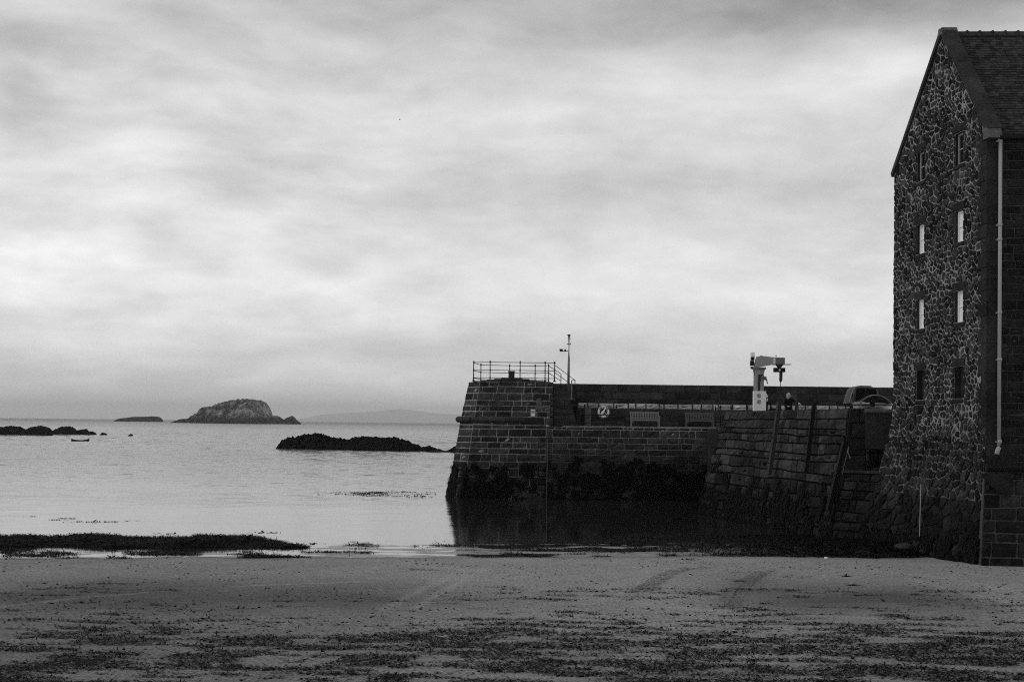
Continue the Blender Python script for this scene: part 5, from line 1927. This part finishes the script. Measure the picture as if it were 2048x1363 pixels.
def beach_weed():
    r = random.Random(88)
    b, lb = MB(), MB()
    UP = Vector((0, 0, 1))
    # wrack left by the tide: dense ragged drifts nearer the camera, thinning out
    N0 = 340000
    rs = np.random.RandomState(5)
    X = rs.uniform(-17, 17, N0)
    Y = 21.5 + 17 * rs.uniform(0, 1, N0) ** 1.25
    ok = np.abs(X) < Y * .44 + 1.5
    X, Y = X[ok], Y[ok]
    m = fbm(X * .8, Y * 2.6, 91, 4, .66)
    m2 = fbm(X * .2, Y * .3, 95, 3, .6)
    d = m * .84 + m2 * .16
    lim = .452 + np.clip((Y - 28.5) / 22, 0, .19) + np.clip((-X - 2) / 40, 0, .04) - .22 * (rs.uniform(0, 1, len(X)) < .012)
    sel = d > lim
    Z = sand_z(X, Y)
    for x, y, z, dd, l in zip(X[sel], Y[sel], Z[sel], d[sel], lim[sel]):
        k = min(1, (dd - l) / .07)
        for _ in range(1):
            a = r.gauss(0, .9) + (math.pi if r.random() < .5 else 0)
            p = Vector((x + r.uniform(-.09, .09), y + r.uniform(-.06, .06), z + r.uniform(.002, .03 * k + .006)))
            strip(b, p, Vector((math.cos(a), math.sin(a), r.uniform(0, .25))).normalized(), UP, r.uniform(.05, .16), r.uniform(.014, .04), r, .1, 2)
        if r.random() < .05: lump(lb, Vector((x, y, z - .005)), r.uniform(.015, .04), r, r.uniform(.5, 1))
    # stray bits further up
    for _ in range(5200):
        y = 26 + 22 * r.random()
        x = r.uniform(-1, 1) * (y * .375 + 1)
        if y > (sedge(x)) - .1: continue
        z = (ssand(x, y))
        dens = (sfbm(x * .4, y * .5, 121, 3))
        if dens < .5: continue
        if r.random() < .6: lump(lb, Vector((x, y, z - .004)), r.uniform(.012, .04), r, r.uniform(.5, .9))
        else:
            for _k in range(r.randint(1, 4)):
                a = r.uniform(0, 6.28)
                strip(b, Vector((x + r.uniform(-.08, .08), y + r.uniform(-.04, .04), z + .006)), Vector((math.cos(a), math.sin(a) * .6, .12)).normalized(), UP, r.uniform(.06, .25), r.uniform(.012, .035), r, .08, 2)
    tag(b.build('beach_seaweed', 'weed_dry'), 'dark drifts of washed-up seaweed strewn over the near sand', 'seaweed', kind='stuff')
    tag(lb.build('sand_casts', 'weed_dry'), 'small dark lumps and casts dotted over the sand', 'lumps', kind='stuff')
    # the weedy shallows and the apron at the foot of the walls
    b = MB()
    for _ in range(46000):
        x = r.uniform(-19, 15.5)
        y = (sedge(x)) + r.random() ** 1.3 * (3.2 if x < -6 else 6.5 if x < 4 else 9.0)
        if x > 5: y = (sedge(x)) + r.random() * 9.5
        dens = (sfbm(x * .5, y * 1.0, 131, 4, .6))
        thr = .56 if x < -6 else .56 if x < 4 else .56 - min(.3, (x - 4) * .05)
        if dens < thr: continue
        if x > 14.8: continue
        z = max((ssand(x, y)), -.005)
        for _k in range(2 if x < 4 else 3):
            a = r.uniform(0, 6.28)
            up = min(.5, max(0, (x - 6) * .06))
            strip(b, Vector((x + r.uniform(-.12, .12), y + r.uniform(-.08, .08), z + r.uniform(.0, .03 + .05 * up))), Vector((math.cos(a), math.sin(a), .1 + up)).normalized(), UP, r.uniform(.08, .3), r.uniform(.02, .06), r, .12, 2)
    tag(b.build('shallows_seaweed', 'weed'), 'matted dark seaweed in the shallows and along the quay foot', 'seaweed', kind='stuff')
    # a few larger separate clumps on the smooth sand
    spots = [(840, 1139, .55, 'long dark clump of seaweed lying alone below the shallows'), (172, 1184, .22, 'small curled clump of seaweed on the smooth sand at the left'),
             (260, 1238, .5, 'flat ragged clump of seaweed on the left sand'), (800, 1202, .3, 'thin clump of seaweed left of the middle of the beach'),
             (1010, 1228, .25, 'short clump of seaweed near the middle of the beach'), (1630, 1215, .3, 'stick-like clump of seaweed between the tracks and the right edge'),
             (1705, 1170, .2, 'small dark clump of seaweed on damp sand to the right'), (1195, 1183, .2, 'tiny clump of seaweed left of the tyre tracks'),
             (1375, 1118, .4, 'flat strip of seaweed just above the left tyre track'), (1690, 1152, .2, 'forked clump of seaweed below the boulders'),
             (1900, 1252, .7, 'long straight strand of seaweed at the right edge of the drifts'), (1478, 1162, .2, 'small clump of seaweed lying in the right tyre track'),
             (380, 1355, .25, 'dark leaf-shaped clump of seaweed at the bottom left')]
    for px, py, L, lab in spots:
        p = gnd(px, py, .1)
        p.z = (ssand(p.x, p.y))
        p = gnd(px, py, p.z)
        bb = MB()
        for _ in range(34):
            a = r.gauss(0, .35) + (math.pi if r.random() < .5 else 0)
            q = p + Vector((r.gauss(0, L * .42), r.gauss(0, .05), .004 + abs(r.gauss(0, .018))))
            strip(bb, q, Vector((math.cos(a), math.sin(a), r.uniform(0, .3))).normalized(), UP, r.uniform(.08, .22), r.uniform(.02, .045), r, .1, 3)
        for _ in range(5): lump(bb, p + Vector((r.gauss(0, L * .35), r.gauss(0, .04), -.004)), r.uniform(.025, .05), r, .8)
        tag(bb.build('seaweed_clump', 'weed_dry'), lab, 'seaweed', 'larger clumps of seaweed on the smooth sand')


beach_weed()


def tracks():
    for k, px in enumerate(([(1536, 1135), (1512, 1146), (1490, 1160), (1472, 1180), (1462, 1200), (1456, 1216)], [(1428, 1126), (1385, 1129), (1350, 1136), (1320, 1150), (1295, 1168), (1270, 1187)])):
        P = [gnd(*p, .17) for p in px]
        pts = []
        for a, c in zip(P[:-1], P[1:]):
            n = max(2, int((c - a).length / .13))
            pts += [a + (c - a) * (i / n) for i in range(n)]
        b = MB()
        for i in range(1, len(pts) - 1):
            d = (pts[i + 1] - pts[i - 1]); d.z = 0
            if d.length < 1e-6: continue
            d.normalize()
            s = Vector((-d.y, d.x, 0))
            for sg in (-1, 1):
                a = pts[i] + s * sg * .03 + d * .04
                c = pts[i] + s * sg * .26 - d * .05
                for q in (a, c): q.z = (ssand(q.x, q.y)) + .006
                fade = min(1, i / 12, (len(pts) - i) / 12)
                if rng.random() < .75 * fade: b.bar(a, c, .045, .022)
        o = b.build('tyre_track', 'sand', beach)
        at_ = o.data.attributes.new('wet', 'FLOAT', 'POINT')
        at_.data.foreach_set('value', [0.42] * len(o.data.vertices))


tracks()


def boulders():
    r = random.Random(99)
    for px, py, w, h, lab in ((1808, 1101, .75, .3, 'smooth pale rounded boulder at the foot of the sea wall'), (1868, 1106, 1.0, .28, 'broad low dark boulder at the foot of the sea wall'),
                              (1745, 1096, .45, .22, 'small knobbly boulder among the weed at the wall foot'), (1958, 1085, .9, .55, 'tall angular boulder against the sea wall corner'),
                              (1905, 1088, .8, .7, 'squared fallen block leaning on the sea wall'), (1912, 1106, .3, .15, 'small round stone near the sea wall corner'),
                              (1652, 1114, .13, .05, 'small white pebble alone on the sand edge')):
        p = gnd(px, py + 2, .06)
        bm = bmesh.new()
        bmesh.ops.create_icosphere(bm, subdivisions=3, radius=1)
        sd2 = r.uniform(0, 50)
        vs = []
        for v in bm.verts:
            n = 1 + .32 * mnoise.noise(v.co * 1.1 + Vector((sd2, 0, 0))) + .08 * mnoise.noise(v.co * 3.5 + Vector((sd2, 0, 0)))
            q = v.co * n
            vs.append(p + Vector((q.x * w / 2, q.y * w * .4, q.z * h * .75 + h * .3)))
        fs = [tuple(v.index for v in f.verts) for f in bm.faces]
        bm.free()
        mat = 'white' if 'pebble' in lab else 'boulder' if 'pale' in lab else 'base'
        tag(mesh_obj('boulder', vs, fs, mat, None, True), lab, 'boulder', 'boulders along the wall foot')


boulders()

# ================================================================== AIR
hz, g, bs = material('sea haze')
hz.node_tree.nodes.remove(bs)
pv = g.node('ShaderNodeVolumePrincipled')
pv.inputs['Color'].default_value = (1, 1, 1, 1)
pv.inputs['Density'].default_value = 5.6e-5
pv.inputs['Anisotropy'].default_value = 0.2
on = [n for n in hz.node_tree.nodes if n.type == 'OUTPUT_MATERIAL'][0]
hz.node_tree.links.new(pv.outputs[0], on.inputs['Volume'])
zl, zh = -12.0, 520.0
hv = [(-79500, -300, zl), (79500, -300, zl), (79500, 51500, zl), (-79500, 51500, zl), (-79500, -300, zh), (79500, -300, zh), (79500, 51500, zh), (-79500, 51500, zh)]
hb = mesh_obj('haze', hv, [(3, 2, 1, 0), (4, 5, 6, 7), (0, 1, 5, 4), (1, 2, 6, 5), (2, 3, 7, 6), (3, 0, 4, 7)], hz)
tag(hb, 'thin sea haze over the firth', 'haze', kind='stuff')
